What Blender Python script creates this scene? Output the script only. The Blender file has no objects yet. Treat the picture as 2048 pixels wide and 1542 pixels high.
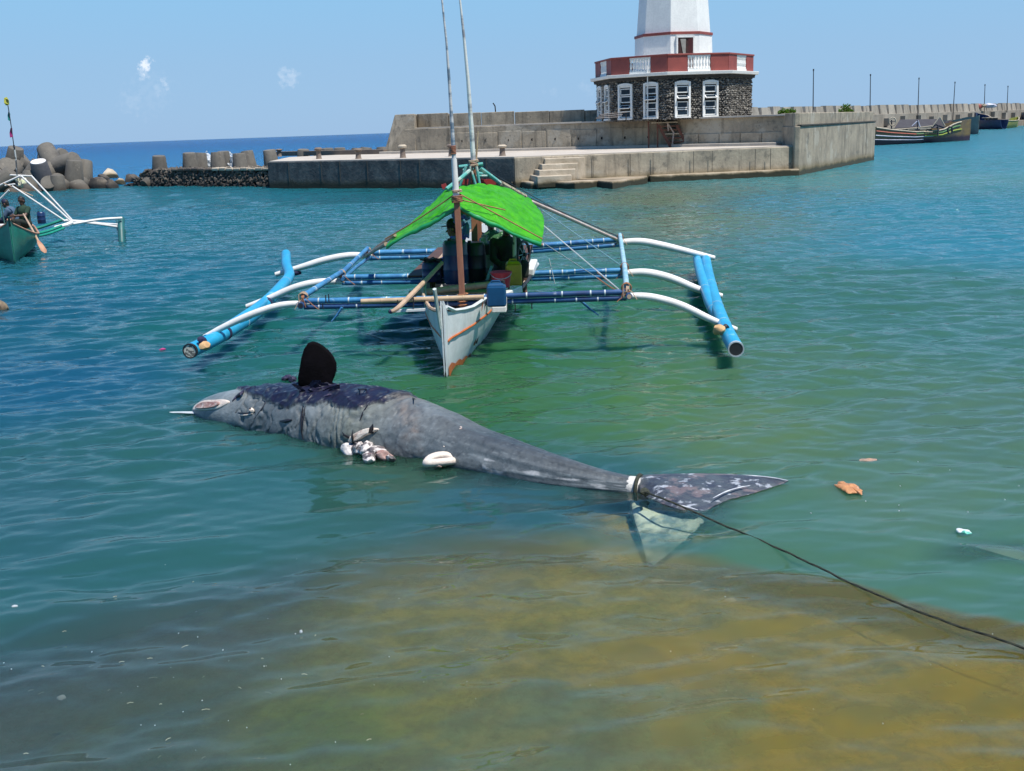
import bpy, bmesh, math, random
import numpy as np
from mathutils import Vector, Matrix, noise
R = math.radians
random.seed(7)
S = bpy.context.scene
COL = S.collection

# ------------------------------------------------------------------ camera, sky, sun
FPX, PITCH, ROLL, CAMH = 2200.0, R(13.13), R(-1.98), 3.0
CM = Matrix.Rotation(math.pi/2 - PITCH, 3, 'X') @ Matrix.Rotation(ROLL, 3, 'Z')
cam_d = bpy.data.cameras.new('camera'); cam = bpy.data.objects.new('camera', cam_d); COL.objects.link(cam)
cam.matrix_world = Matrix.Translation((0, 0, CAMH)) @ CM.to_4x4()
cam_d.sensor_width = 36.0; cam_d.lens = 36.0*FPX/2048; cam_d.clip_start = 0.1; cam_d.clip_end = 90000
S.camera = cam

SUN_EL, SUN_AZ = R(65), R(130)          # azimuth clockwise from +Y: the sun stands high to the right
w = bpy.data.worlds.new('World'); S.world = w; w.use_nodes = True
nt = w.node_tree; nt.nodes.clear()
o_ = nt.nodes.new('ShaderNodeOutputWorld'); bg = nt.nodes.new('ShaderNodeBackground')
sky = nt.nodes.new('ShaderNodeTexSky'); sky.sky_type = 'NISHITA'; sky.sun_disc = False
sky.sun_elevation = SUN_EL; sky.sun_rotation = SUN_AZ
sky.air_density = 1.0; sky.dust_density = 0.25; sky.ozone_density = 2.2
tint = nt.nodes.new('ShaderNodeMix'); tint.data_type = 'RGBA'; tint.blend_type = 'MULTIPLY'; tint.inputs[0].default_value = 1.0
tint.inputs[7].default_value = (0.86, 0.98, 1.14, 1)
nt.links.new(sky.outputs[0], tint.inputs[6])
# deep tropical blue laid over the computed sky, by height above the horizon only
tcs = nt.nodes.new('ShaderNodeTexCoord'); sxyz = nt.nodes.new('ShaderNodeSeparateXYZ'); nt.links.new(tcs.outputs['Generated'], sxyz.inputs[0])
rmp = nt.nodes.new('ShaderNodeValToRGB'); nt.links.new(sxyz.outputs[2], rmp.inputs[0])
def _l(r,g,b,k=7.45): 
    f = lambda c: (c/255/12.92) if c/255 <= .04045 else ((c/255+.055)/1.055)**2.4
    return (f(r)*k, f(g)*k, f(b)*k, 1)
el = rmp.color_ramp.elements; el[0].position = 0.0; el[0].color = _l(150,187,226); el[1].position = 1.0; el[1].color = _l(30,84,170)
for p_, c_ in ((.06,_l(148,189,227)),(.12,_l(142,194,233)),(.20,_l(133,193,235)),(.40,_l(92,158,220)),(.7,_l(50,112,192))): e = el.new(p_); e.color = c_
blend = nt.nodes.new('ShaderNodeMix'); blend.data_type = 'RGBA'; blend.inputs[0].default_value = .92; nt.links.new(tint.outputs[2], blend.inputs[6]); nt.links.new(rmp.outputs[0], blend.inputs[7])
# a few small fair weather clouds low over the horizon
tc = nt.nodes.new('ShaderNodeTexCoord')
def sky_dir(px, py):
    v = CM @ Vector(((px-1024)/FPX, -(py-771)/FPX, -1)); return v.normalized()
last = blend.outputs[2]
CLOUDS = [(292,134,16,1.0,85),(300,186,50,.05,90),(286,150,12,.35,80),(320,176,16,.12,80),(578,155,22,.30,55),(330,170,12,.35,70),(1100,182,16,.08,60),(1170,178,20,.09,50),(262,208,26,.10,60)]
for (px, py, rad, dens, sc) in CLOUDS:
    d = sky_dir(px, py)
    sub = nt.nodes.new('ShaderNodeVectorMath'); sub.operation = 'SUBTRACT'; sub.inputs[1].default_value = d
    nt.links.new(tc.outputs['Generated'], sub.inputs[0])
    ln = nt.nodes.new('ShaderNodeVectorMath'); ln.operation = 'LENGTH'; nt.links.new(sub.outputs[0], ln.inputs[0])
    mr = nt.nodes.new('ShaderNodeMapRange'); mr.inputs[1].default_value = 0; mr.inputs[2].default_value = rad/FPX*1.5
    mr.inputs[3].default_value = 1; mr.inputs[4].default_value = 0; nt.links.new(ln.outputs[1], mr.inputs[0])
    nz = nt.nodes.new('ShaderNodeTexNoise'); nz.inputs['Scale'].default_value = sc*2.2; nz.inputs['Detail'].default_value = 7; nz.inputs['Roughness'].default_value = .62
    nt.links.new(tc.outputs['Generated'], nz.inputs['Vector'])
    ad = nt.nodes.new('ShaderNodeMath'); ad.operation = 'ADD'; nt.links.new(mr.outputs[0], ad.inputs[0]); mz = nt.nodes.new('ShaderNodeMath'); mz.operation = 'MULTIPLY_ADD'; mz.inputs[1].default_value = 3.2; mz.inputs[2].default_value = -1.1; nt.links.new(nz.outputs[0], mz.inputs[0]); nt.links.new(mz.outputs[0], ad.inputs[1])
    m2 = nt.nodes.new('ShaderNodeMapRange'); m2.inputs[1].default_value = .95; m2.inputs[2].default_value = 1.55; m2.inputs[3].default_value = 0; m2.inputs[4].default_value = dens
    nt.links.new(ad.outputs[0], m2.inputs[0])
    gate = nt.nodes.new('ShaderNodeMath'); gate.operation = 'MULTIPLY'; nt.links.new(m2.outputs[0], gate.inputs[0])
    gs = nt.nodes.new('ShaderNodeMapRange'); gs.inputs[1].default_value = 0; gs.inputs[2].default_value = .35; nt.links.new(mr.outputs[0], gs.inputs[0]); nt.links.new(gs.outputs[0], gate.inputs[1])
    mx = nt.nodes.new('ShaderNodeMix'); mx.data_type = 'RGBA'; nt.links.new(gate.outputs[0], mx.inputs[0]); nt.links.new(last, mx.inputs[6])
    mx.inputs[7].default_value = (6.3, 6.9, 7.8, 1)
    last = mx.outputs[2]
nt.links.new(last, bg.inputs[0]); bg.inputs[1].default_value = 0.105
nt.links.new(bg.outputs[0], o_.inputs[0])
sd = bpy.data.lights.new('sun', 'SUN'); sd.energy = 4.9; sd.angle = R(0.53); sd.color = (1.0, .955, .88)
so = bpy.data.objects.new('sun', sd); COL.objects.link(so)
sdir = Vector((math.sin(SUN_AZ)*math.cos(SUN_EL), math.cos(SUN_AZ)*math.cos(SUN_EL), math.sin(SUN_EL)))
so.rotation_euler = sdir.to_track_quat('Z', 'Y').to_euler()
S.view_settings.view_transform = 'Standard'; S.view_settings.look = 'None'
S.view_settings.exposure = 0.38; S.view_settings.gamma = 1.0; S.view_settings.use_curve_mapping = False
S.render.engine = 'CYCLES'; S.cycles.use_denoising = True
S.cycles.max_bounces = 6; S.cycles.transparent_max_bounces = 8; S.cycles.caustics_reflective = False; S.cycles.caustics_refractive = False
try: S.cycles.denoising_prefilter = 'ACCURATE'
except Exception: pass

# ------------------------------------------------------------------ measuring helpers (survey points of the place)
def ray(px, py): return CM @ Vector(((px-1024)/FPX, -(py-771)/FPX, -1))
def PZ(px, py, z=0.0):
    v = ray(px, py); t = (z-CAMH)/v.z; return Vector((v.x*t, v.y*t, z))
def PY(px, py, y):
    v = ray(px, py); t = y/v.y; return Vector((v.x*t, y, CAMH+v.z*t))
def proj(p):
    v = CM.transposed() @ (Vector(p)-Vector((0,0,CAMH))); return (1024+FPX*v.x/-v.z, 771-FPX*v.y/-v.z)
def C(r, g, b):
    f = lambda c: (c/255/12.92) if c/255 <= .04045 else ((c/255+.055)/1.055)**2.4
    return (f(r), f(g), f(b), 1.0)
def smooth(a, b, x):
    t = min(1, max(0, (x-a)/(b-a))); return t*t*(3-2*t)
def fbm(p, s=1.0, o=4): return noise.fractal(Vector(p)*s, 1.0, 2.0, o)

# ------------------------------------------------------------------ materials
MATS = {}
def mat(name, base, base2=None, scale=4.0, rough=.6, bump=.0, bscale=None, metal=0.0, spots=None, stretch=(1,1,1),
        contrast=(.35,.65), attr=None, stain=None, coat=0.0, spec=None, vary=0.0, transl=0.0, detail=6, streak=None):
    if name in MATS: return MATS[name]
    m = bpy.data.materials.new(name); m.use_nodes = True; n = m.node_tree.nodes; L = m.node_tree.links; n.clear()
    out = n.new('ShaderNodeOutputMaterial'); b = n.new('ShaderNodeBsdfPrincipled'); L.new(b.outputs[0], out.inputs[0])
    b.inputs['Roughness'].default_value = rough; b.inputs['Metallic'].default_value = metal
    if spec is not None: b.inputs['Specular IOR Level'].default_value = spec
    if coat: b.inputs['Coat Weight'].default_value = coat; b.inputs['Coat Roughness'].default_value = .15
    tc = n.new('ShaderNodeTexCoord'); mp = n.new('ShaderNodeMapping'); mp.inputs['Scale'].default_value = stretch
    L.new(tc.outputs['Object'], mp.inputs[0])
    def noi(sc, det=detail, r=.6, vec=None):
        t = n.new('ShaderNodeTexNoise'); t.inputs['Scale'].default_value = sc; t.inputs['Detail'].default_value = det; t.inputs['Roughness'].default_value = r
        L.new(vec or mp.outputs[0], t.inputs['Vector']); return t.outputs[0]
    def mixc(fac, a, c2, bt='MIX'):
        x = n.new('ShaderNodeMix'); x.data_type = 'RGBA'; x.blend_type = bt
        if isinstance(fac, float): x.inputs[0].default_value = fac
        else: L.new(fac, x.inputs[0])
        for k, v in ((6, a), (7, c2)):
            if isinstance(v, tuple): x.inputs[k].default_value = v
            else: L.new(v, x.inputs[k])
        return x.outputs[2]
    def mr(src, a, c2, lo=0.0, hi=1.0):
        x = n.new('ShaderNodeMapRange'); x.inputs[1].default_value = a; x.inputs[2].default_value = c2
        x.inputs[3].default_value = lo; x.inputs[4].default_value = hi; L.new(src, x.inputs[0]); return x.outputs[0]
    if attr:
        a = n.new('ShaderNodeVertexColor'); a.layer_name = attr; col = a.outputs[0]
        if base2: col = mixc(mr(noi(scale), contrast[0], contrast[1], 0, 1), col, mixc(.5, col, base2))
    else:
        col = base if len(base) == 4 else tuple(base)+(1,)
        b2 = base2 or tuple(x*.72 for x in col[:3])+(1,)
        col = mixc(mr(noi(scale), contrast[0], contrast[1]), col, b2)
        col = mixc(mr(noi(scale*7.3, 4), .3, .7, 0, .35), col, tuple(x*.6 for x in base[:3])+(1,))
    if streak:      # vertical weather streaks
        m3 = n.new('ShaderNodeMapping'); m3.inputs['Scale'].default_value = (streak[0], streak[0], streak[1]); L.new(tc.outputs['Object'], m3.inputs[0])
        col = mixc(mr(noi(1.0, 5, .65, m3.outputs[0]), .52, .74, 0, streak[2]), col, streak[3])
    if vary:        # every cast piece has its own tone
        oi = n.new('ShaderNodeObjectInfo'); rv = mr(oi.outputs['Random'], 0, 1, 1-vary, 1+vary*.7); cc = n.new('ShaderNodeCombineColor')
        for k in range(3): L.new(rv, cc.inputs[k])
        col = mixc(1.0, col, cc.outputs[0], 'MULTIPLY')
    for sp in (spots or []):   # (scale, threshold, colour, strength)
        col = mixc(mr(noi(sp[0], 5), sp[1], sp[1]+.06, 0, sp[3]), col, sp[2])
    if stain:       # tide marks: list of (z, feather, colour)
        geo = n.new('ShaderNodeNewGeometry'); sx = n.new('ShaderNodeSeparateXYZ'); L.new(geo.outputs['Position'], sx.inputs[0])
        nn = noi(.9, 5); ma = n.new('ShaderNodeMath'); ma.operation = 'MULTIPLY_ADD'; L.new(nn, ma.inputs[0]); ma.inputs[1].default_value = -.45; L.new(sx.outputs[2], ma.inputs[2])
        for (z, fe, c3, st) in stain:
            col = mixc(mr(ma.outputs[0], z-fe-.22, z-.22, st, 0.0), col, c3)
    L.new(col if not isinstance(col, tuple) else mixc(1.0, col, col), b.inputs['Base Color'])
    if bump:
        bp = n.new('ShaderNodeBump'); bp.inputs['Strength'].default_value = 1.0; bp.inputs['Distance'].default_value = bump
        L.new(noi(bscale or scale*3, 8, .65), bp.inputs['Height']); L.new(bp.outputs[0], b.inputs['Normal'])
    if transl:
        tr = n.new('ShaderNodeBsdfTranslucent'); mx = n.new('ShaderNodeMixShader'); mx.inputs[0].default_value = transl
        L.new(col, tr.inputs[0]); L.new(b.outputs[0], mx.inputs[1]); L.new(tr.outputs[0], mx.inputs[2]); L.new(mx.outputs[0], out.inputs[0])
    MATS[name] = m; return m

# ------------------------------------------------------------------ mesh helpers
def link(o, parent=None):
    COL.objects.link(o)
    if parent: o.parent = parent
    return o
def tag(o, label=None, cat=None, group=None, kind=None):
    if label: o['label'] = label
    if cat: o['category'] = cat
    if group: o['group'] = group
    if kind: o['kind'] = kind
    return o
def empty(name, label, cat, loc=(0,0,0), group=None):
    o = bpy.data.objects.new(name, None); o.location = loc; link(o); tag(o, label, cat, group); o.empty_display_size = .2
    bpy.context.view_layer.update() if False else None
    o['_loc'] = 0; del o['_loc']; return o
class MB:
    def __init__(s): s.v = []; s.f = []; s.c = None
    def add(s, vs, fs):
        n = len(s.v); s.v += [tuple(p) for p in vs]; s.f += [tuple(i+n for i in f) for f in fs]; return s
    def box(s, c, size, rot=None, ax=None):
        c = Vector(c); h = Vector(size)/2; vs = []
        for z in (-1,1):
            for y in (-1,1):
                for x in (-1,1):
                    p = Vector((x*h.x, y*h.y, z*h.z))
                    if rot is not None: p = rot @ p
                    vs.append(c+p)
        return s.add(vs, [(0,2,3,1),(4,5,7,6),(0,1,5,4),(2,6,7,3),(0,4,6,2),(1,3,7,5)])
    def beam(s, p0, p1, w, h, up=(0,0,1)):
        p0, p1 = Vector(p0), Vector(p1); d = (p1-p0); L = d.length; d.normalize(); u = Vector(up)
        sd_ = d.cross(u)
        if sd_.length < 1e-4: sd_ = d.cross(Vector((1,0,0)))
        sd_.normalize(); u = sd_.cross(d)
        m = Matrix((sd_, d, u)).transposed()
        return s.box((p0+p1)/2, (w, L, h), m)
    def tube(s, pts, rad, n=10, cap=True, squash=1.0):
        pts = [Vector(p) for p in pts]; N = len(pts)
        if not hasattr(rad, '__len__'): rad = [rad]*N
        prev = None; rings = []
        for i, p in enumerate(pts):
            d = (pts[min(i+1,N-1)]-pts[max(i-1,0)]).normalized()
            if prev is None:
                a = Vector((0,0,1)) if abs(d.z) < .9 else Vector((1,0,0)); u = d.cross(a).normalized()
            else:
                u = (prev - d*prev.dot(d)).normalized()
            prev = u; v = d.cross(u)
            rings.append([p + (u*math.cos(2*math.pi*k/n) + v*math.sin(2*math.pi*k/n)*squash)*rad[i] for k in range(n)])
        vs = [q for r_ in rings for q in r_]; fs = []
        for i in range(N-1):
            for k in range(n):
                fs.append((i*n+k, i*n+(k+1)%n, (i+1)*n+(k+1)%n, (i+1)*n+k))
        if cap: fs += [tuple(range(n-1,-1,-1)), tuple((N-1)*n+k for k in range(n))]
        return s.add(vs, fs)
    def lathe(s, c, prof, n=20, axis=(0,0,1), cap=True):
        ax = Vector(axis).normalized(); a = Vector((1,0,0)) if abs(ax.x) < .9 else Vector((0,1,0))
        u = ax.cross(a).normalized(); v = ax.cross(u); c = Vector(c); vs = []; fs = []
        for (r_, z) in prof:
            for k in range(n): vs.append(c + ax*z + (u*math.cos(2*math.pi*k/n)+v*math.sin(2*math.pi*k/n))*r_)
        for i in range(len(prof)-1):
            for k in range(n): fs.append((i*n+k, i*n+(k+1)%n, (i+1)*n+(k+1)%n, (i+1)*n+k))
        if cap: fs += [tuple(range(n-1,-1,-1)), tuple((len(prof)-1)*n+k for k in range(n))]
        return s.add(vs, fs)
    def prism(s, poly, z0, z1):
        n = len(poly); vs = [(p[0],p[1],z0 if not callable(z0) else z0(p)) for p in poly]+[(p[0],p[1],z1 if not callable(z1) else z1(p)) for p in poly]
        ar = sum(poly[i][0]*poly[(i+1)%n][1]-poly[(i+1)%n][0]*poly[i][1] for i in range(n))
        fs = [(i,(i+1)%n,n+(i+1)%n,n+i) for i in range(n)]+[tuple(range(n-1,-1,-1)), tuple(range(n,2*n))]
        if ar < 0: fs = [tuple(reversed(f)) for f in fs]
        return s.add(vs, fs)
    def rock(s, c, size, seed, lvl=0, rot=None):
        rr = random.Random(seed); bm = bmesh.new(); bmesh.ops.create_icosphere(bm, subdivisions=1+lvl, radius=1)
        q = Matrix.Rotation(rr.random()*6.28, 3, 'Z') @ Matrix.Rotation(rr.random()*6.28, 3, 'X') if rot is None else rot
        vs = []
        for v in bm.verts:
            p = v.co*(1+.45*noise.noise(v.co*1.3+Vector((seed*1.7%97, 0, 0))))
            p = Vector((p.x*size[0], p.y*size[1], p.z*size[2])); vs.append(Vector(c)+q@p if rot is None else Vector(c)+q@p)
        bm.verts.index_update(); fs = [tuple(x.index for x in f.verts) for f in bm.faces]; bm.free()
        return s.add(vs, fs)
    def build(s, name, m, parent=None, smooth=False, bevel=0.0, origin=None, kind=None, label=None, subsurf=0):
        me = bpy.data.meshes.new(name)
        org = Vector(origin) if origin is not None else Vector((0,0,0))
        if parent is not None and origin is None:
            q = parent
            org = WL.get(q.name, Vector((0,0,0)))
        me.from_pydata([tuple(Vector(p)-org) for p in s.v], [], s.f); me.update()
        o = bpy.data.objects.new(name, me); me.materials.append(m)
        if parent is not None: o.parent = parent; COL.objects.link(o); WL[o.name] = org.copy()
        else:
            o.location = org; COL.objects.link(o); WL[o.name] = org.copy()
        if smooth:
            me.shade_smooth()
            if smooth != 'full':
                try: me.set_sharp_from_angle(angle=R(38))
                except Exception: pass
        if bevel:
            b = o.modifiers.new('bevel','BEVEL'); b.width = bevel; b.segments = 2; b.limit_method = 'ANGLE'; b.angle_limit = R(35)
        if subsurf:
            b = o.modifiers.new('sub','SUBSURF'); b.levels = subsurf; b.render_levels = subsurf
        if kind: o['kind'] = kind
        if label: o['label'] = label
        return o
WL = {}      # world location of every object, for children built in world coordinates
def thing(name, label, cat, loc, group=None):
    o = empty(name, label, cat, loc, group); WL[o.name] = Vector(loc); return o
def copy_tree(o, parent=None):
    c = o.copy(); COL.objects.link(c); WL[c.name] = WL.get(o.name, Vector((0,0,0))).copy()
    if parent: c.parent = parent
    for ch in list(o.children): copy_tree(ch, c)
    return c
def lerp(a, b, t): return Vector(a)*(1-t)+Vector(b)*t
def curve_pts(ps, n=16):
    """smooth Catmull-Rom through the points"""
    ps = [Vector(p) for p in ps]; P = [ps[0]*2-ps[1]]+ps+[ps[-1]*2-ps[-2]]; out = []
    for i in range(1, len(P)-2):
        for k in range(n):
            t = k/n; a, b, c, d = P[i-1], P[i], P[i+1], P[i+2]
            out.append(.5*((2*b)+(c-a)*t+(2*a-5*b+4*c-d)*t*t+(3*b-a-3*c+d)*t**3))
    out.append(ps[-1]); return out
# ================================================================== water, sea bed, shore
shelf_px = [(-700,1330),(-300,1265),(0,1205),(200,1160),(400,1115),(600,1075),(850,1040),(1000,1035),(1150,1050),(1290,1080),(1500,1118),(1700,1162),(1850,1202),(2048,1240),(2300,1292),(2800,1400)]
SH = [PZ(x, y, 0) for x, y in shelf_px]; SHB = [PZ(x, y+6, -.24) for x, y in shelf_px]
SHX = np.array([p.x for p in SH]); SHY = np.array([p.y for p in SH])
def shelf_y(x): return np.interp(x, SHX, SHY)
BHX = np.array([p.x for p in SHB]); BHY = np.array([p.y for p in SHB])
# body colour of the water (green silt in the harbour, clear blue outside, the whale's dark reflection painted in)
BODY = [  # px, py, linear colour
 (60,1000,(.018,.075,.085)),(300,950,(.018,.080,.078)),(100,760,(.008,.068,.12)),(60,620,(.007,.07,.11)),(300,560,(.008,.09,.125)),
 (300,430,(.008,.10,.14)),(120,420,(.008,.095,.13)),(420,400,(.010,.11,.14)),(600,420,(.008,.10,.115)),(500,650,(.009,.085,.085)),
 (700,650,(.010,.09,.065)),(1000,700,(.022,.095,.040)),(900,820,(.024,.095,.038)),(1150,800,(.036,.11,.042)),(1100,620,(.018,.105,.055)),
 (1300,800,(.052,.125,.040)),(1500,850,(.068,.130,.060)),(1300,650,(.035,.11,.050)),(1350,440,(.085,.14,.085)),(1300,400,(.09,.13,.075)),(1200,430,(.05,.12,.085)),
 (1600,400,(.045,.15,.16)),(1700,360,(.06,.19,.19)),(1900,330,(.035,.18,.22)),(2000,300,(.035,.19,.25)),(1850,420,(.025,.15,.19)),
 (1700,600,(.034,.11,.085)),(1950,650,(.038,.115,.09)),(1600,750,(.050,.120,.070)),(1900,850,(.056,.120,.080)),(1800,1000,(.062,.130,.080)),
 (2000,1120,(.048,.125,.085)),(1600,1060,(.050,.125,.080)),(800,940,(.025,.075,.050)),(1000,990,(.02,.07,.08)),(1200,1000,(.02,.08,.085)),  # dark blue in front of the whale: its reflection and shade painted into the water
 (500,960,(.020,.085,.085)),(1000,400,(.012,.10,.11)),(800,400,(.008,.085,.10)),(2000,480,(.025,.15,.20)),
 (400,1200,(.046,.070,.070)),(100,1350,(.036,.060,.062)),(600,1500,(.055,.080,.050)),(300,1500,(.038,.062,.052)),(900,1150,(.10,.112,.060)),(800,1350,(.085,.10,.05)),
 (1300,1200,(.105,.118,.052)),(1700,1300,(.118,.120,.045)),(1500,1450,(.128,.115,.03)),(1950,1450,(.132,.115,.03)),(1100,1450,(.08,.095,.05)),(1350,1350,(.13,.12,.045)),
]
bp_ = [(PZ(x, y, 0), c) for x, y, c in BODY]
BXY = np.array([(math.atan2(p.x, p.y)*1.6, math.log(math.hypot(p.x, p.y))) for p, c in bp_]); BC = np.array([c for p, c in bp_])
SEA = np.array((.001, .058, .19)); SEA2 = np.array((.002, .12, .26))
# the line of the breakwaters that divides harbour from open sea, near side: y of the divide as a function of x
DVX = np.array([-400, -30, -22, -15, -5, 6, 20, 45, 120, 400.]); DVY = np.array([60, 80, 83, 82, 86, 80, 78, 170, 255, 600.])
WLINE = [(lambda p: (p.x, p.y))(PZ(x, y, 0)) for x, y in ((400,826),(450,838),(500,851),(550,862),(600,874),(650,888),(700,902),(760,914),(820,922),(880,934),(940,946),(1000,959))]
def water_attrs(X, Y):
    az = np.arctan2(X, Y)*1.6; lr = np.log(np.hypot(X, Y)+1e-6); parts = []
    soft = np.interp(X, [-6, -1, .4, 2, 9], [2.2, 1.5, .6, .16, .12]); sh = np.clip((shelf_y(X)-Y)/soft, 0, 1); sh = sh*sh*(3-2*sh)
    for on_shelf in (False, True):        # murk over the shelf and deep harbour water do not mix at its edge
        o1 = np.zeros(X.shape+(3,)); ws = np.zeros(X.shape)
        for (p, c), (a, l) in zip(bp_, BXY):
            if bool(shelf_y(p.x) > p.y) != on_shelf: continue
            d2 = (az-a)**2+((lr-l)*1.1)**2; wgt = 1/(d2+.0012)**1.8; o1 += wgt[..., None]*np.array(c); ws += wgt
        parts.append(o1/ws[..., None])
    out = parts[0]*.88*(1-sh[..., None])+parts[1]*sh[..., None]
    dv = np.interp(X, DVX, DVY); t = np.clip((Y-dv+2)/4, 0, 1)
    near = np.clip((Y-80)/500, 0, 1)**.5
    sea = SEA2*(1-near)[..., None]+SEA*near[..., None]
    out = out*(1-t[..., None])+sea*t[..., None]
    # clearness: one can see the bottom on the shallow shelf only
    d = shelf_y(X)-Y           # > 0 on the shelf
    soft = np.interp(X, [-6, -1, .4, 2, 9], [2.2, 1.5, .6, .16, .12])
    s = np.clip(d/soft, 0, 1); s = s*s*(3-2*s)
    clear = .02+.43*s
    # clear lens round the tail
    tx, ty = 1.05, 8.35
    clear = np.maximum(clear, .78*np.exp(-((((X-tx)/.62)**2+((Y-ty)/.72)**2)**1.5)))
    # the flooded flank of the whale shows through just in front of it
    d2 = np.full(X.shape, 1e9)
    for (x0, y0) in WLINE: d2 = np.minimum(d2, (X-x0)**2+(Y-y0)**2)
    clear = np.maximum(clear, .5*np.exp(-(np.sqrt(d2)/.22)**2))
    qb = PZ(2010, 1104, 0); clear = np.maximum(clear, .42*np.exp(-(((X-qb.x)/.5)**2+((Y-qb.y)/.22)**2)**2))
    clear = np.where(Y < -2, .05, clear)
    return out, clear
def grid_obj(name, X, Y, Z, m, wrap, cols=None, fl=None):
    nr, nc = X.shape; co = np.stack([X, Y, Z], -1).reshape(-1, 3).astype(np.float32)
    r = np.arange(nr-1)[:, None]; c = np.arange(nc if wrap else nc-1)[None, :]; c2 = (c+1) % nc
    q = np.stack([r*nc+c, r*nc+c2, (r+1)*nc+c2, (r+1)*nc+c], -1).reshape(-1, 4).astype(np.int32)
    me = bpy.data.meshes.new(name); me.vertices.add(len(co)); me.vertices.foreach_set('co', co.ravel())
    me.loops.add(q.size); me.loops.foreach_set('vertex_index', q.ravel()); me.polygons.add(len(q))
    me.polygons.foreach_set('loop_start', (np.arange(len(q))*4).astype(np.int32)); me.update(calc_edges=True)
    if cols is not None:
        for nm, cc in cols.items():
            a = me.color_attributes.new(nm, 'FLOAT_COLOR', 'POINT'); a.data.foreach_set('color', np.concatenate([cc.reshape(-1, 3), np.ones((len(co), 1))], 1).astype(np.float32).ravel())
    if fl is not None:
        for nm, ff in fl.items():
            a = me.attributes.new(nm, 'FLOAT', 'POINT'); a.data.foreach_set('value', ff.astype(np.float32).ravel())
    me.shade_smooth(); me.materials.append(m); o = bpy.data.objects.new(name, me); COL.objects.link(o); WL[o.name] = Vector((0,0,0)); return o

def water_material():
    m = bpy.data.materials.new('sea_water'); m.use_nodes = True; n = m.node_tree.nodes; L = m.node_tree.links; n.clear()
    out = n.new('ShaderNodeOutputMaterial'); at = n.new('ShaderNodeVertexColor'); at.layer_name = 'body'
    cl = n.new('ShaderNodeAttribute'); cl.attribute_name = 'clear'; am = n.new('ShaderNodeAttribute'); am.attribute_name = 'chop'
    tc = n.new('ShaderNodeTexCoord'); fa = n.new('ShaderNodeAttribute'); fa.attribute_name = 'far'
    def M(op, a, b=None, c=None):
        x = n.new('ShaderNodeMath'); x.operation = op
        for k, v in enumerate((a, b, c)):
            if v is None: continue
            if isinstance(v, (int, float)): x.inputs[k].default_value = v
            else: L.new(v, x.inputs[k])
        return x.outputs[0]
    # large scale warp so that crests bend
    wz = n.new('ShaderNodeTexNoise'); wz.inputs['Scale'].default_value = .35; wz.inputs['Detail'].default_value = 2; L.new(tc.outputs['Object'], wz.inputs['Vector'])
    wv = n.new('ShaderNodeVectorMath'); wv.operation = 'MULTIPLY_ADD'; L.new(wz.outputs[1], wv.inputs[0]); wv.inputs[1].default_value = (1.6, 1.6, 0); L.new(tc.outputs['Object'], wv.inputs[2])
    def layer(scale, sx, rot, det, rg, amp, ridge=False):
        mp = n.new('ShaderNodeMapping'); mp.inputs['Rotation'].default_value = (0, 0, R(rot)); mp.inputs['Scale'].default_value = (sx, 1, 1); L.new(wv.outputs[0], mp.inputs[0])
        t = n.new('ShaderNodeTexNoise'); t.inputs['Scale'].default_value = scale; t.inputs['Detail'].default_value = det; t.inputs['Roughness'].default_value = rg
        t.inputs['Distortion'].default_value = .35; L.new(mp.outputs[0], t.inputs['Vector'])
        h = t.outputs[0]
        if ridge:   # sharper crests
            h = M('SUBTRACT', 1.0, M('ABSOLUTE', M('MULTIPLY_ADD', h, 2.0, -1.0)))
        return M('MULTIPLY', h, amp)
    h = M('ADD', layer(.55, .40, -12, 2, .5, .16), layer(1.45, .36, 8, 3, .5, .15, True))
    h = M('ADD', h, layer(3.2, .38, -6, 3, .55, .095, True))
    fine = M('MULTIPLY', layer(8.5, .45, 5, 2, .5, .010), am.outputs['Fac'])
    h = M('ADD', M('MULTIPLY', h, fa.outputs['Fac']), fine)
    h = M('ADD', h, M('MULTIPLY', layer(.28, .5, 10, 2, .5, .09), fa.outputs['Fac']))
    bp = n.new('ShaderNodeBump'); bp.inputs['Strength'].default_value = 1.0; bp.inputs['Distance'].default_value = 1.0; L.new(h, bp.inputs['Height'])
    cap = n.new('ShaderNodeAttribute'); cap.attribute_name = 'frcap'
    fr = n.new('ShaderNodeFresnel'); fr.inputs['IOR'].default_value = 1.333; L.new(bp.outputs[0], fr.inputs['Normal'])
    ro = n.new('ShaderNodeAttribute'); ro.attribute_name = 'ruffle'; gl = n.new('ShaderNodeBsdfGlossy'); L.new(ro.outputs['Fac'], gl.inputs['Roughness']); L.new(bp.outputs[0], gl.inputs['Normal'])
    df = n.new('ShaderNodeBsdfPrincipled'); L.new(at.outputs[0], df.inputs['Base Color']); df.inputs['Specular IOR Level'].default_value = 0; df.inputs['Roughness'].default_value = 1
    df.subsurface_method = 'BURLEY'; df.inputs['Subsurface Weight'].default_value = 1.0; df.inputs['Subsurface Radius'].default_value = (.5,1,.9); df.inputs['Subsurface Scale'].default_value = .35
    tr = n.new('ShaderNodeBsdfTransparent'); tr.inputs[0].default_value = (.93, .97, .90, 1)
    m1 = n.new('ShaderNodeMixShader'); L.new(cl.outputs['Fac'], m1.inputs[0]); L.new(df.outputs[0], m1.inputs[1]); L.new(tr.outputs[0], m1.inputs[2])
    m2 = n.new('ShaderNodeMixShader'); L.new(M('MINIMUM', fr.outputs[0], cap.outputs['Fac']), m2.inputs[0]); L.new(m1.outputs[0], m2.inputs[1]); L.new(gl.outputs[0], m2.inputs[2])
    L.new(m2.outputs[0], out.inputs[0]); return m
WATER = water_material()
rad = np.concatenate([[.3, 1.2, 2.2], np.geomspace(3.2, 50, 1080), np.geomspace(50.6, 400, 200), np.geomspace(430, 40000, 29)])
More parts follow.
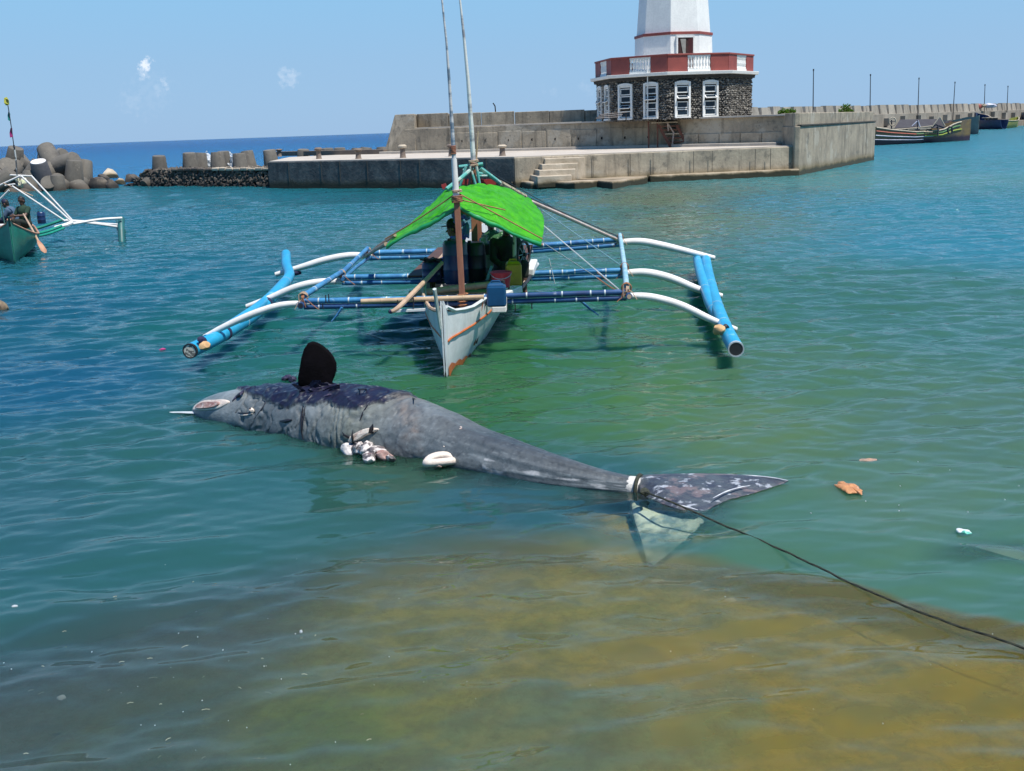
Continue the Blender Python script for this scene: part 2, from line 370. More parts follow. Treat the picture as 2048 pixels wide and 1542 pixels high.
az = np.concatenate([np.linspace(-math.pi, R(-31), 90, endpoint=False), np.linspace(R(-31), R(31), 270, endpoint=False), np.linspace(R(31), math.pi, 90, endpoint=False)])
RR, AA = np.meshgrid(rad, az, indexing='ij'); WX = RR*np.sin(AA); WY = RR*np.cos(AA)
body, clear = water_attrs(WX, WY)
chop = np.interp(RR, [0, 6, 8.5, 11, 14, 30, 80, 400, 40000], [.16, .18, .38, .75, 1.0, 1.0, 1.1, 1.5, 1.5])
ruf = np.interp(RR, [0, 10, 25, 60, 200, 1000], [.02, .03, .04, .07, .15, .22])
# calmer lee pockets beside the whale on the viewer's side
chop = chop*(1-.45*np.exp(-(((WX+.8)/3)**2+((WY-8.6)/1.3)**2)))
# real wavelets: a spectrum of small wind ripples
rw = np.random.RandomState(5); WZ = np.zeros_like(WX); step = RR*.0026
near_damp = np.interp(RR, [0, 5, 8, 11, 15, 60, 400], [.42, .46, .56, .88, 1.0, 1.0, 1.0])
lee = 1-.85*np.exp(-(((WX+1.2)/2.6)**2+((WY-8.9)/1.0)**2))
for i in range(72):
    lam = float(np.exp(rw.uniform(math.log(.17), math.log(1.5)))); th = rw.normal(-.12, .42); k = 2*math.pi/lam
    s_ = .0375*(1.0 if lam < .7 else .75)
    w_ = np.clip((lam/step-2.2)/2.5, 0, 1)
    nd = near_damp if lam < .55 else np.sqrt(near_damp)
    ph = k*(WX*math.sin(th)+WY*math.cos(th))+rw.uniform(0, 6.283)+.9*np.sin(WX*rw.uniform(.2,.6)+rw.uniform(0,6)+WY*rw.uniform(-.4,.4))
    WZ += (s_/k)*w_*nd*lee*(np.sin(ph)+.18*np.sin(2*ph+1.57))
far = np.interp(RR, [0, 18, 45, 60], [0, 0, .8, 1.0])*1.0
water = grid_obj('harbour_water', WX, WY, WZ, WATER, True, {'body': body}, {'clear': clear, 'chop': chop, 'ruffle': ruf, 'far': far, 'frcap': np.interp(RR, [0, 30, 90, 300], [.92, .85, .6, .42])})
tag(water, 'green to turquoise rippled harbour water reaching out to the blue open sea', None, None, 'structure')

# sea bed with the shallow shelf in front
gx = np.arange(-15, 15.01, .075); gy = np.arange(0.6, 15.01, .075); GX, GY = np.meshgrid(gx, gy)
d = np.interp(GX, BHX, BHY)+.5-GY
dropw = np.interp(GX, [-6, 0, 2, 4, 9], [2.0, 1.2, .5, .25, .2])
t = np.clip(-d/dropw, 0, 1); t = t*t*(3-2*t)
nz1 = np.vectorize(lambda x, y: noise.fractal(Vector((x*.8, y*.8, 3.1)), 1, 2, 5))(GX, GY)
nz2 = np.vectorize(lambda x, y: noise.fractal(Vector((x*2.6, y*2.6, 7.7)), .8, 2, 4))(GX, GY)
GZ = -.25+.05*nz1+.02*nz2; GZ = np.minimum(GZ, -.08); GZ = GZ*(1-t)-2.6*t
def c3(r, g, b): return np.array(C(r, g, b)[:3])
yel, olv, drk, grn, slt = c3(166,134,34), c3(150,140,66), c3(74,92,86), c3(108,130,58), c3(156,142,100)
def msk(px, py, rx, ry):   # a patch of different ground, in metres about a surveyed spot
    p = PZ(px, py, -.35); return np.exp(-(((GX-p.x)/rx)**2+((GY-p.y)/ry)**2))
base = np.zeros(GX.shape+(3,))+olv
def put(mk, c, thr=0):
    global base
    mk = np.clip(mk, 0, 1)[..., None]; base = base*(1-mk)+c*mk
put(np.clip((GX+.2+.8*nz1)/1.6, 0, 1)*.85, yel)
put(msk(1550,1150,1.8,.5)*1.0, slt)
put(msk(900,1120,1.6,.6), slt*.9)
lw = np.clip((-GX-.9+1.3*nz1)/1.1, 0, 1); put(lw*.92, drk)
put(np.clip(msk(700,1480,.55,.5)*1.3+.5*nz2-.1, 0, 1), grn)
put(np.clip(msk(480,1240,.8,.5)*1.0+.5*nz2-.1, 0, 1)*.8, grn)
put(np.clip((msk(1200,1500,.75,.42)*1.5-.25+.30*nz1+.25*nz2)*7, 0, 1)*.95, drk*1.4+grn*.35)
put(np.clip((msk(1330,1440,.4,.12)*1.6-.5+.5*nz2)*6, 0, 1)*.8, drk*1.4+grn*.3)
put(np.clip(nz2*1.7-.1, 0, 1)*.6, np.array((.10,.105,.06)))
put(np.clip(-nz2*1.4-.1, 0, 1)*.4*np.clip(GX+1,0,1), yel*1.3)
MB_SAND = mat('algae_ground', (.1,.1,.1,1), (.06,.07,.04,1), scale=5.5, rough=.95, bump=.03, attr='col', contrast=(.42,.62))
shelf = grid_obj('seabed_shelf', GX, GY, GZ, MB_SAND, False, {'col': base})
tag(shelf, 'shallow shelf of yellow brown algae and dark stones under clear water', None, None, 'structure')
mb = MB(); mb.add([(-20000,-3000,-2.7),(20000,-3000,-2.7),(20000,40000,-2.7),(-20000,40000,-2.7)], [(0,1,2,3)])
tag(mb.build('seabed', mat('deep_sand', (.05,.09,.06,1), scale=.2, rough=.95)), 'deep silty sea bed under the harbour', None, None, 'structure')
# the quay the photographer stands on
CONC = mat('weathered_concrete', (.43,.365,.27,1), (.22,.19,.145,1), scale=.9, rough=.9, bump=.02, bscale=6, contrast=(.38,.66),
           streak=(3.0,.30,.9,(.12,.105,.08,1)), vary=.16, spots=[(.45,.56,(.46,.42,.34,1),.6),(.8,.60,(.10,.095,.08,1),.6),(2.6,.62,(.13,.12,.10,1),.6),(11,.64,(.05,.048,.04,1),.6)],
           stain=[(.62,.35,(.17,.12,.045,1),.75),(.36,.16,(.025,.03,.018,1),.92)])
mb = MB(); mb.prism([(-40,-30),(40,-30),(40,1.2),(-40,1.2)], -2.8, 1.4)
tag(mb.build('near_quay', CONC, bevel=.03), 'concrete quay edge at the near shore where the rope is held', None, None, 'structure')
# ================================================================== the pier with its walls
A = PZ(539, 377, 0); B = PZ(1030, 376, 0); Cc = PZ(1593, 351, 0); D = PZ(1748, 320, 0)
def up_at(p, px, py):   # height at which the vertical through ground point p meets the row py
    v = ray(px, py); t = p.y/v.y; return CAMH+v.z*t
QZ = 1.55
# upper wall foot and the platform top line
U0 = PZ(772, 309, QZ); U0.y = min(U0.y, 84); U1 = PZ(1040, 302, QZ); U2 = PZ(1320, 296, QZ); U3 = Cc.copy()
PT = 3.22
back = [(Cc.x+14, D.y+9), (-9, 97), (-20, 92)]
qu = thing('concrete_quay', 'long low concrete quay in front of the lighthouse, lighter walkway on top', 'quay', (A.x, A.y, 0))
CDK = mat('algae_dark_concrete', (.055,.060,.062,1), (.14,.14,.13,1), scale=1.1, rough=.85, bump=.04, bscale=5, contrast=(.42,.62), streak=(2.2,.5,.85,(.022,.026,.030,1)), spots=[(2.6,.60,(.15,.15,.135,1),.5)], stain=[(.55,.3,(.045,.04,.02,1),.8),(.34,.14,(.015,.02,.012,1),.95)])
mb = MB(); mb.prism([(A.x,A.y),(B.x,B.y),(B.x+2,B.y+14),(U0.x+2,U0.y+8),(A.x-1,A.y+12)], -2.8, QZ)
mb.build('quay_body', CDK, qu, bevel=.04)
mb = MB(); mb.prism([(B.x+.01,B.y-.02),(Cc.x+.02,Cc.y+.3),(Cc.x+2,Cc.y+14),(B.x+2.01,B.y+13.9)], -2.8, QZ-.005)
mb.build('quay_body', CONC, qu, bevel=.04)
TOPC = mat('pale_walkway', (.52,.47,.40,1), (.42,.37,.31,1), scale=.8, rough=.92, bump=.01, spots=[(3,.62,(.34,.30,.26,1),.5)])
mb = MB(); off = .06
mb.prism([(A.x+.1,A.y+.05),(B.x,B.y+off),(Cc.x-.1,Cc.y+.35),(Cc.x+1.9,Cc.y+13.8),(U0.x+2.1,U0.y+7.8),(A.x-.9,A.y+11.8)], QZ-.02, QZ+.045)
mb.build('walkway', TOPC, qu)
# low kerb along the back of the open quay and the foot of the wall
mb = MB(); dirq = (Vector((U0.x,U0.y,0))-Vector((A.x,A.y,0)))
KE = PZ(545, 312, QZ+.04); mb.beam((KE.x, KE.y, QZ+.20), (U0.x, U0.y-.25, QZ+.20), .35, .34)
mb.build('kerb', mat('brown_concrete', (.20,.155,.12,1), (.12,.10,.085,1), scale=1.2, rough=.9, bump=.02), qu, bevel=.03)
mb = MB(); mb.beam((U0.x-.3, U0.y-.35, QZ+.12), (U2.x, U2.y-.35, QZ+.12), .5, .18)
mb.beam((U2.x, U2.y-.35, QZ+.12), (Cc.x-.5, Cc.y+2.1, QZ+.12), .5, .18)
mb.build('wall_footing', TOPC, qu, bevel=.02)
DJ = mat('dark_joint', (.06,.058,.05,1), rough=.95)
for i in range(1, 9):
    p = lerp(A, B, i/9+.02*math.sin(i*4)); mb = MB(); mb.box((p.x, p.y-.004, .95), (.035, .03, 1.15)); mb.build('formwork_joint', DJ, qu)
for i in range(1, 9):
    p = lerp(B, Cc, .06+i/9.2+.03*math.sin(i*3)); mb = MB(); mb.box((p.x, p.y-.008, .95), (.022, .03, 1.1)); mb.build('formwork_joint', DJ, qu)
# concrete steps down to the water and the worn landing slab
def slab(pts, z0, z1, name, parent, m, seed, bev=.03):
    mb = MB(); mb.prism(pts, z0, z1); return mb.build(name, m, parent, bevel=bev)
CREAM = mat('worn_step_concrete', (.52,.45,.35,1), (.34,.28,.20,1), scale=1.3, rough=.95, bump=.03, bscale=5, stain=[(.50,.25,(.15,.10,.04,1),.8),(.34,.12,(.02,.022,.012,1),.95)])
dBC = (Cc-B); dBC.z = 0; dBC.normalize(); nBC = Vector((dBC.y, -dBC.x, 0))
for (xl, xr, y, k) in [(1088,1172,318,3),(1078,1162,328,2),(1068,1154,338,1),(1060,1142,348,0)]:
    z = QZ-.10-.27*(3-k); a = PY(xl, y, B.y+.5); b = PY(xr, y, B.y+.5)
    xa, xb = a.x, b.x; q = []
    for (x, o) in ((xa,0),(xb,0),(xb-.5,.6+.55*(3-k)),(xa-.1,.6+.55*(3-k))):
        base_ = B+dBC*((x-B.x)/dBC.x); q.append((base_.x+nBC.x*(o-.06), base_.y+nBC.y*(o-.06)))
    z0 = .05
    slab(q, z0, z, 'step', qu, CREAM, k, .04)
q = []
rr = random.Random(5)
pts = [(1022,366),(1060,371),(1110,370),(1150,371),(1195,367),(1225,371),(1262,364),(1295,360)]
front = [PZ(x, y+5, .05) for x, y in pts]
poly = [(B.x-.3, B.y+.5), (B.x-.1, B.y-.2)]+[(p.x, p.y) for p in front]+[(front[-1].x+.2, front[-1].y+1.5)]
mb = MB(); mb.prism(poly, -2.5, .34); mb.build('landing_slab', CREAM, qu, bevel=.10)
# broken edge stones beside the landing
for i in range(16):
    x = 1262+i*6+rr.uniform(-3,3); p = PZ(x, 360-i*.3, .1)
    mb = MB(); mb.rock((p.x, p.y-.1, .22+rr.uniform(-.1,.1)), (rr.uniform(.18,.4), .35, rr.uniform(.12,.28)), i+3)
    mb.build('broken_stone', CREAM, qu, smooth=False)
# plinth along the waterline to the right
mb = MB(); p0 = PZ(1300, 361, .1); mb.prism([(p0.x,p0.y),(Cc.x+.1,Cc.y-.22),(Cc.x+.3,Cc.y+.8),(p0.x,p0.y+1.4)], -2.5, .36)
mb.build('foot_ledge', CREAM, qu, bevel=.08)

# upper platform and walls
up = thing('sea_wall', 'tall weathered concrete wall and platform that carries the lighthouse', 'wall', (U2.x, U2.y, QZ))
R1 = (Cc.x, Cc.y)
Ub = (Cc.x-.6, Cc.y+2.3)
mb = MB(); fU = Vector(((U2.x-U0.x),(U2.y-U0.y),0)).normalized(); mb.prism([(U0.x+fU.x*1.6,U0.y+fU.y*1.6),(U2.x,U2.y),(Cc.x+.0,Cc.y+2.4),(D.x-1.0,D.y+.1),(D.x-2,D.y+9),(U0.x+3,U0.y+9.5)], QZ-.4, PT)
pb = mb.build('platform', CONC, up, bevel=.04)
mb = MB()   # thin cap line of the lower wall
for a_, b_ in (((U0.x+2.6,U0.y-.9),(U2.x,U2.y-.02)), ((U2.x,U2.y-.02),(Cc.x,Cc.y+2.38))):
    pass
CAPM = mat('pale_cap', (.50,.46,.40,1), (.38,.34,.29,1), scale=1, rough=.9)
mb.beam((U0.x+1, U0.y-.10, PT+.02), (U2.x, U2.y-.06, PT+.02), .35, .10); mb.beam((U2.x, U2.y-.06, PT+.021), (Cc.x, Cc.y+2.34, PT+.021), .35, .10)
mb.build('wall_cap', CAPM, up, bevel=.015)
# the higher parapet behind, left of the lighthouse, with a sloping outer end
zt = 4.22
PL = Vector((U0.x+1.0, U0.y+.7, 0)); PR = Vector((7.6, U2.y+3.6, 0))
mb = MB(); a = Vector((U0.x-.1, U0.y+.02, 0)); top0 = PY(791, 236, a.y+.5)
# sloping end block
fy = fU.y/fU.x*2.3
v = [(a.x-.12,a.y-.06,QZ-.2),(a.x+2.3,a.y+fy-.08,QZ-.2),(a.x+2.3,a.y+5,QZ-.2),(a.x-.1,a.y+5.2,QZ-.2),
     (top0.x,a.y+.10,zt),(a.x+2.3,a.y+fy+.12,zt),(a.x+2.3,a.y+4.4,zt),(top0.x,a.y+4.6,zt)]
mb.add(v, [(3,2,1,0),(4,5,6,7),(0,1,5,4),(1,2,6,5),(2,3,7,6),(3,0,4,7)])
mb.build('sloping_end', CONC, up, bevel=.05)
n = 6
for i in range(n):
    p, q = lerp((a.x+2.32,a.y+.6,0), PR, i/n), lerp((a.x+2.32,a.y+.6,0), PR, (i+1)/n)
    dd = (q-p).normalized()*.02
    mb = MB(); mb.prism([(p.x+dd.x,p.y),(q.x-dd.x,q.y),(q.x-dd.x,q.y+.9),(p.x+dd.x,p.y+.9)], PT-.1, zt-.02*(i%2)-.04*i)
    mb.build('parapet_panel', CONC, up, bevel=.03)
DARK = mat('dark_hole', (.012,.011,.010,1), rough=.9)
for i in range(9):   # drain holes of the wall
    px = 925+46.5*i; 
    t = (px-772)/(1320-772); p = lerp(U0, U2, min(1.0, max(0, t*1.0))); q = PY(px, 282-.95*i, p.y)
    # put the hole on the wall face: find y of the face at this x
    tt = (q.x-U0.x)/(U2.x-U0.x)
    if tt > 1: break
    yy = U0.y+(U2.y-U0.y)*tt; q = PY(px, 282-.95*i, yy)
    mb = MB(); mb.lathe((q.x, yy-.012, q.z), [(.085,-.03),(.085,.02)], 10, axis=(0,1,0)); mb.build('drain_hole', DARK, up)
# wall panels: shallow raised fields
for i in range(8):
    t0, t1 = .27+i*.088, .27+(i+1)*.088-.006
    p, q = lerp(U0, U2, t0), lerp(U0, U2, t1); nn = Vector((U2.y-U0.y, -(U2.x-U0.x), 0)).normalized()*(.03+.006*(i%3))
    if nn.y > 0: nn = -nn
    mb = MB(); mb.prism([(p.x+nn.x,p.y+nn.y),(q.x+nn.x,q.y+nn.y),(q.x,q.y+.1),(p.x,p.y+.1)], QZ+.2, PT-.36-.06*(i%2)); mb.build('wall_panel', CONC, up, bevel=.02)
for i in range(5):
    t0, t1 = .16+i*.165, .16+(i+1)*.165-.006
    p, q = lerp(U2, (Cc.x,Cc.y+2.4,QZ), t0), lerp(U2, (Cc.x,Cc.y+2.4,QZ), t1)
    mb = MB(); mb.prism([(p.x,p.y-.07),(q.x,q.y-.07),(q.x,q.y+.1),(p.x,p.y+.1)], QZ+.1, QZ+.78); mb.build('wall_panel', CONC, up, bevel=.02)
# right flank: wall straight up from the water
fl = thing('flank_wall', 'pale concrete flank wall rising from the water at the right end of the pier', 'wall', (Cc.x, Cc.y, 0))
mb = MB(); mb.prism([(Cc.x-.16,Cc.y),(Cc.x+.12,Cc.y-.05),(D.x,D.y),(D.x-.2,D.y+4),(Cc.x-.25,Cc.y+4)], -2.8, 2.62)
mb.build('lower_wall', CONC, fl, bevel=.05)
mb = MB(); mb.prism([(Cc.x-.14,Cc.y+.10),(Cc.x+.14,Cc.y+.12),(D.x-.14,D.y+.12),(D.x-.3,D.y+3.8),(Cc.x-.14,Cc.y+3.8)], 2.60, 3.32)
mb.build('upper_wall', CONC, fl, bevel=.04)
mb = MB(); mb.beam((Cc.x+.1,Cc.y+.0,2.66),(D.x-.06,D.y+.05,2.66), .22, .07); mb.build('ledge_line', mat('dark_joint'
 , (.05,.048,.042,1)), fl)
for i in range(1, 7):
    p = lerp(Cc, D, i/7); mb = MB(); mb.box((p.x-.0, p.y-.01, 1.5), (.05, .06, 2.1), Matrix.Rotation(math.atan2(D.y-Cc.y, D.x-Cc.x),3,'Z')); mb.build('panel_joint', MATS['dark_joint'], fl)

# bollards and stumps on the quay
BR = mat('rusty_bollard', (.13,.10,.085,1), (.22,.17,.13,1), scale=6, rough=.8, bump=.01)
names = [('nearest the left end of the quay',559,313,.55),('second from the left end, darker and squat',638,318,.7),('third, thin and pale',717,318,.6),('fourth, before the foot of the sloping wall',806,316,.75),('reddish, just left of the front mast',903,313,.7),('round capped, right of the tall masts',1005,312,.6)]
for i, (nm, px, py, h) in enumerate(names):
    p = PZ(px, py, QZ+.04)
    t = thing('mooring_bollard', 'small mooring bollard on the quay, '+nm, 'bollard', tuple(p), 'mooring bollards on the quay')
    mb = MB(); mb.lathe(p, [(.20,0),(.17,.05),(.14,h*.55),(.15,h*.7)], 12)
    mb.build('post', BR, t, smooth=True)
    mb = MB(); mb.lathe((p.x,p.y,p.z+h*.7), [(.13,0),(.24,.04),(.26,h*.18),(.16,h*.3)], 12); mb.build('head', (CREAM if i in (3,5) else BR), t, smooth=True)

# ------------------------------------------------------------------ lighthouse
LC = PY(1346.5, 236, 71.0); LC.z = PT; LX, LY = LC.x, LC.y; RB = 4.86
vdir = math.atan2(LX, LY)       # viewing direction, clockwise from +Y
TH = R(-3.8)
def oc(k, r_, z):   # corner k of the octagon; k = 0 points at the quay
    a = vdir+math.pi-(TH+k*math.pi/4)      # clockwise from +Y, pointing back along the view
    return Vector((LX+r_*math.sin(a), LY+r_*math.cos(a), z))
lh = thing('lighthouse', 'white octagonal lighthouse with red trim on a round dark stone ground floor', 'lighthouse', (LX, LY, PT))
zc = PY(1336, 146, LY-RB).z; zp = PY(1336, 107, LY-RB-.1).z      # cornice and parapet heights
WHT = mat('white_paint', (.84,.84,.80,1), (.76,.76,.73,1), scale=1.5, rough=.6, bump=.004, streak=(1.5,.2,.25,(.5,.5,.48,1)))
RED = mat('red_paint', (.30,.065,.05,1), (.22,.05,.04,1), scale=2, rough=.6, bump=.004, streak=(2,.3,.35,(.26,.05,.04,1)))
def ring(r0, z0, r1, z1, name, m, parent, bev=0.0, cap=True):
    mb = MB(); vs = [oc(k, r0, z0) for k in range(8)]+[oc(k, r1, z1) for k in range(8)]
    fs = [(k,(k+1)%8,8+(k+1)%8,8+k) for k in range(8)]+[tuple(range(8)), tuple(range(15,7,-1))]
    # consistent outward winding
    mb.add(vs, fs); o = mb.build(name, m, parent, bevel=bev)
    bm = bmesh.new(); bm.from_mesh(o.data); bmesh.ops.recalc_face_normals(bm, faces=bm.faces); bm.to_mesh(o.data); bm.free(); return o
MORT = mat('dark_mortar', (.028,.027,.026,1), (.05,.048,.045,1), scale=6, rough=.95, bump=.02)
ring(RB-.12, PT-.02, RB-.12, zc-.12, 'wall', MORT, lh)
# stonework: thousands of small lava stones
STONE = mat('lava_stone', (.085,.08,.075,1), (.33,.31,.27,1), scale=4.6, rough=.9, bump=.03, contrast=(.45,.60), detail=3)
WINS = [.24, .71]; WW = .96
mb = MB(); rs = random.Random(11)
for k in range(-3, 4):
    a0, a1 = oc(k, RB-.12, 0), oc(k+1, RB-.12, 0); L = (a1-a0).length; ux = (a1-a0)/L; nn = (a0+a1)/2-Vector((LX,LY,0)); nn.z = 0; nn.normalize()
    nx = int(L/.145); nzr = int((zc-PT-.1)/.125)
    for j in range(nzr):
        for i in range(nx+1):
            s_ = (i+.5*(j%2)+rs.uniform(-.3,.3))*.145; z = PT+.06+j*.125+rs.uniform(-.035,.035)
            if s_ > L: continue
            if k not in (1,2) and any(abs(s_/L-wf)*L < WW/2+.02 and PT+.12 < z < PT+2.12 for wf in WINS): continue
            sc = rs.uniform(.05,.095); c = a0+ux*s_+nn*.01; c.z = z
            bx = []
            M3 = Matrix((ux, nn, Vector((0,0,1)))).transposed() @ Matrix.Rotation(rs.uniform(-.7,.7),3,'Y')
            for (x,y,zz) in ((-1,0,-1),(1,0,-1),(1,0,1),(-1,0,1),(-.5,1,-.5),(.5,1,-.6),(.55,1,.5),(-.5,1,.55)):
                bx.append(c+M3@Vector((x*sc*rs.uniform(.8,1.2), y*rs.uniform(.05,.12), zz*sc*rs.uniform(.55,.85))))
            mb.add(bx, [(0,1,5,4),(1,2,6,5),(2,3,7,6),(3,0,4,7),(4,5,6,7)])
mb.build('stonework', STONE, lh, kind='stuff')
# windows
GLS = mat('window_glass', (.012,.022,.035,1), (.02,.035,.05,1), scale=3, rough=.25, spec=.25)
WIN_LBL = {}
for k in range(-3, 4):
    a0, a1 = oc(k, RB-.10, 0), oc(k+1, RB-.10, 0); L = (a1-a0).length; ux = (a1-a0)/L; nn = (a0+a1)/2-Vector((LX,LY,0)); nn.z = 0; nn.normalize()
    M3 = Matrix((ux, -nn, Vector((0,0,1)))).transposed()
    if k in (1, 2): continue
    for wi, wf in enumerate(WINS):
        c = a0+ux*(L*wf); c.z = PT+.16; h = 1.88
        mb = MB()   # frame box, open in the middle, low arch on top
        def lb(x0, x1, z0, z1, y0, y1, mb=mb):
            q = c+ux*((x0+x1)/2)+nn*((y0+y1)/2); q.z = c.z+(z0+z1)/2; mb.box(q, (x1-x0, y1-y0, z1-z0), M3)
        lb(-WW/2, -WW/2+.11, 0, h, -.05, .15); lb(WW/2-.11, WW/2, 0, h, -.05, .15)
        lb(-WW/2, WW/2, -.09, 0, -.05, .20)
        NA = 8
        for q_ in range(NA):   # segmental arch
            x0 = -WW/2+WW*q_/NA; x1 = x0+WW/NA; hh = .09*(1-((x0+x1)/WW)**2)
            lb(x0, x1, h, h+.06+hh, -.05, .15+.001*q_)
        lb(-WW/2+.11, WW/2-.11, h-.10, h-.004, -.05, .10)
        fr = mb.build('window', WHT, lh)
        for q_ in range(4):
            z0 = .03+q_*(h-.14)/4; z1 = z0+(h-.14)/4-.05; tilt = (q_ == 1 and k in (-1,) and wi == 0) or (q_ == 2 and not (k == -1 and wi == 0))
            mb = MB()
            w2 = WW/2-.125
            if tilt:
                q = c+nn*.13; q.z = c.z+(z0+z1)/2
                M4 = M3 @ Matrix.Rotation(R(-62), 3, 'X')
            else:
                q = c+nn*.03; q.z = c.z+(z0+z1)/2; M4 = M3
            for (x0,x1,za,zb) in ((-w2,-w2+.06,-1,1),(w2-.06,w2,-1,1),(-w2+.06,w2-.06,-1,-.72),(-w2+.06,w2-.06,.72,1)):
                hz_ = (z1-z0)/2; o_l = M4 @ Vector(((x0+x1)/2, 0, (za+zb)/2*hz_)); mb.box(q+o_l, (x1-x0, .05, (zb-za)*hz_), M4)
            mb.build('sash', WHT, fr)
            mb = MB(); mb.box(q+M4@Vector((0,-.004,0)), (2*w2-.10, .012, (z1-z0)*.74), M4); mb.build('pane', GLS, fr)
ring(RB+.32, zc-.12, RB+.36, zc+.06, 'cornice', WHT, lh, .02)
ring(RB+.10, zc-.30, RB+.14, zc-.121, 'cornice_band', MORT, lh)
# parapet: red panels with white balusters in the middle of every side
ht = zp-zc-.06
for k in range(8):
    a0, a1 = oc(k, RB+.02, 0), oc(k+1, RB+.02, 0); L = (a1-a0).length; ux = (a1-a0)/L; nn = (a0+a1)/2-Vector((LX,LY,0)); nn.z = 0; nn.normalize()
    M3 = Matrix((ux, -nn, Vector((0,0,1)))).transposed()
    for (f0, f1) in ((0.004,.325),(.705,.996)):
        q = a0+ux*(L*(f0+f1)/2)-nn*.08; q.z = zc+.06+(ht-.10)/2; mb = MB(); mb.box(q, (L*(f1-f0), .16, ht-.10), M3); mb.build('parapet_panel', RED, lh, bevel=.01)
    q = a0+ux*(L*.515)-nn*.08; q.z = zc+.06+.07; mb = MB(); mb.box(q, (L*.37, .18, .14), M3)
    mb.build('balustrade_sill', WHT, lh); mb = MB(); q2 = q.copy(); q2.z = zc+.06+ht-.10-.05; mb.box(q2, (L*.37, .14, .10), M3); mb.build('balustrade_head', WHT, lh)
    for b_ in range(8):
        f = .345+b_*.0485; q = a0+ux*(L*f)-nn*.08; q.z = zc+.06+.14
        mb = MB(); hh = ht-.10-.24; mb.lathe(q, [(.075,0),(.075,.06),(.045,.12),(.07,hh*.45),(.045,hh*.75),(.07,hh*.9),(.07,hh)], 8); mb.build('baluster', WHT, lh)
    q = (a0+a1)/2-nn*.08; q.z = zp-.05; mb = MB(); mb.box(q, (L+.02, .26, .10), M3); mb.build('top_rail', RED, lh, bevel=.015)
# tower
z8 = PY(1346, 65, LY-2.4).z; r_b, r_m, r_t = 2.42, 2.36, 2.10
zt2 = z8+7.5; 
ring(r_b, zc+.05, r_m, z8-.06, 'tower_base', WHT, lh, .02)
ring(r_m+.05, z8-.10, r_m+.05, z8+.06, 'tower_band', RED, lh, .01)
ring(r_m-.10, z8+.05, r_t-.42, zt2, 'tower_shaft', WHT, lh, .02)
ring(r_t+.35, zt2, r_t+.55, zt2+.25, 'gallery_slab', RED, lh, .02)
ring(1.15, zt2+.25, 1.15, zt2+2.2, 'lantern_room', GLS, lh)
ring(1.45, zt2+2.2, .12, zt2+3.2, 'lantern_roof', RED, lh)
for k in range(8):
    p = oc(k, r_t+.35, zt2+.25); mb = MB(); mb.tube([p, p+Vector((0,0,1.0))], .03, 6); q = oc(k+1, r_t+.35, zt2+.25)
    mb.tube([p+Vector((0,0,1)), q+Vector((0,0,1))], .025, 6); mb.tube([p+Vector((0,0,.5)), q+Vector((0,0,.5))], .02, 6); mb.build('gallery_rail', WHT, lh)
    p = oc(k, 1.17, zt2+.25); mb = MB(); mb.tube([p, p+Vector((0,0,1.95))], .05, 6); mb.build('lantern_mullion', WHT, lh)
# tower doorway on the side right of the front corner
a0, a1 = oc(0, r_b, 0), oc(1, r_b, 0); L = (a1-a0).length; ux = (a1-a0)/L; nn = ((a0+a1)/2-Vector((LX,LY,0))); nn.z = 0; nn.normalize(); M3 = Matrix((ux,-nn,Vector((0,0,1)))).transposed()
q = a0+ux*(L*.49)-nn*.02; zd1 = PY(1370, 75, LY-2.2).z; q.z = (zc+.1+zd1)/2; hd = zd1-zc-.1
mb = MB(); mb.box(q, (.96, .14, hd), M3); dr = mb.build('doorway', mat('dark_door_opening', (.05,.012,.010,1), (.02,.008,.008,1), rough=.8), lh)
mb = MB()
for s_ in (-1,1): mb.box(q+ux*(s_*.52)+nn*.03, (.09,.20,hd+.08), M3)
qq = q+nn*.03; qq.z = zd1+.05; mb.box(qq, (1.13,.20,.10), M3); mb.build('door_frame', WHT, dr)
mb = MB(); mb.box(q+ux*(.30)+nn*.12, (.34,.035,hd-.1), M3 @ Matrix.Rotation(R(-35),3,'Z')); mb.build('door_leaf', mat('maroon_door', (.12,.025,.02,1), rough=.5), dr)
mb = MB(); q3 = q+nn*.085-ux*.12; mb.add([q3+Vector((0,0,hd*.46))-ux*.2, q3+Vector((0,0,hd*.46))+ux*.15, q3-ux*-.12-Vector((0,0,hd*.32)), q3+nn*.02+Vector((0,0,hd*.46))-ux*.2, q3+nn*.02+Vector((0,0,hd*.46))+ux*.15, q3+nn*.02+ux*.12-Vector((0,0,hd*.32))], [(2,1,0),(3,4,5),(0,1,4,3),(1,2,5,4),(2,0,3,5)]); mb.build('hanging_cloth', mat('grey_cloth', (.30,.29,.26,1), rough=.9), dr)
# pipe on the wall
p = oc(-.0, RB+.1, PT); p = lerp(oc(-1,RB+.12,PT), oc(0,RB+.12,PT), .66); mb = MB(); mb.tube([(p.x,p.y,PT+.1),(p.x,p.y,zc+.5)], .035, 6); mb.build('drain_pipe', WHT, lh, smooth=True)

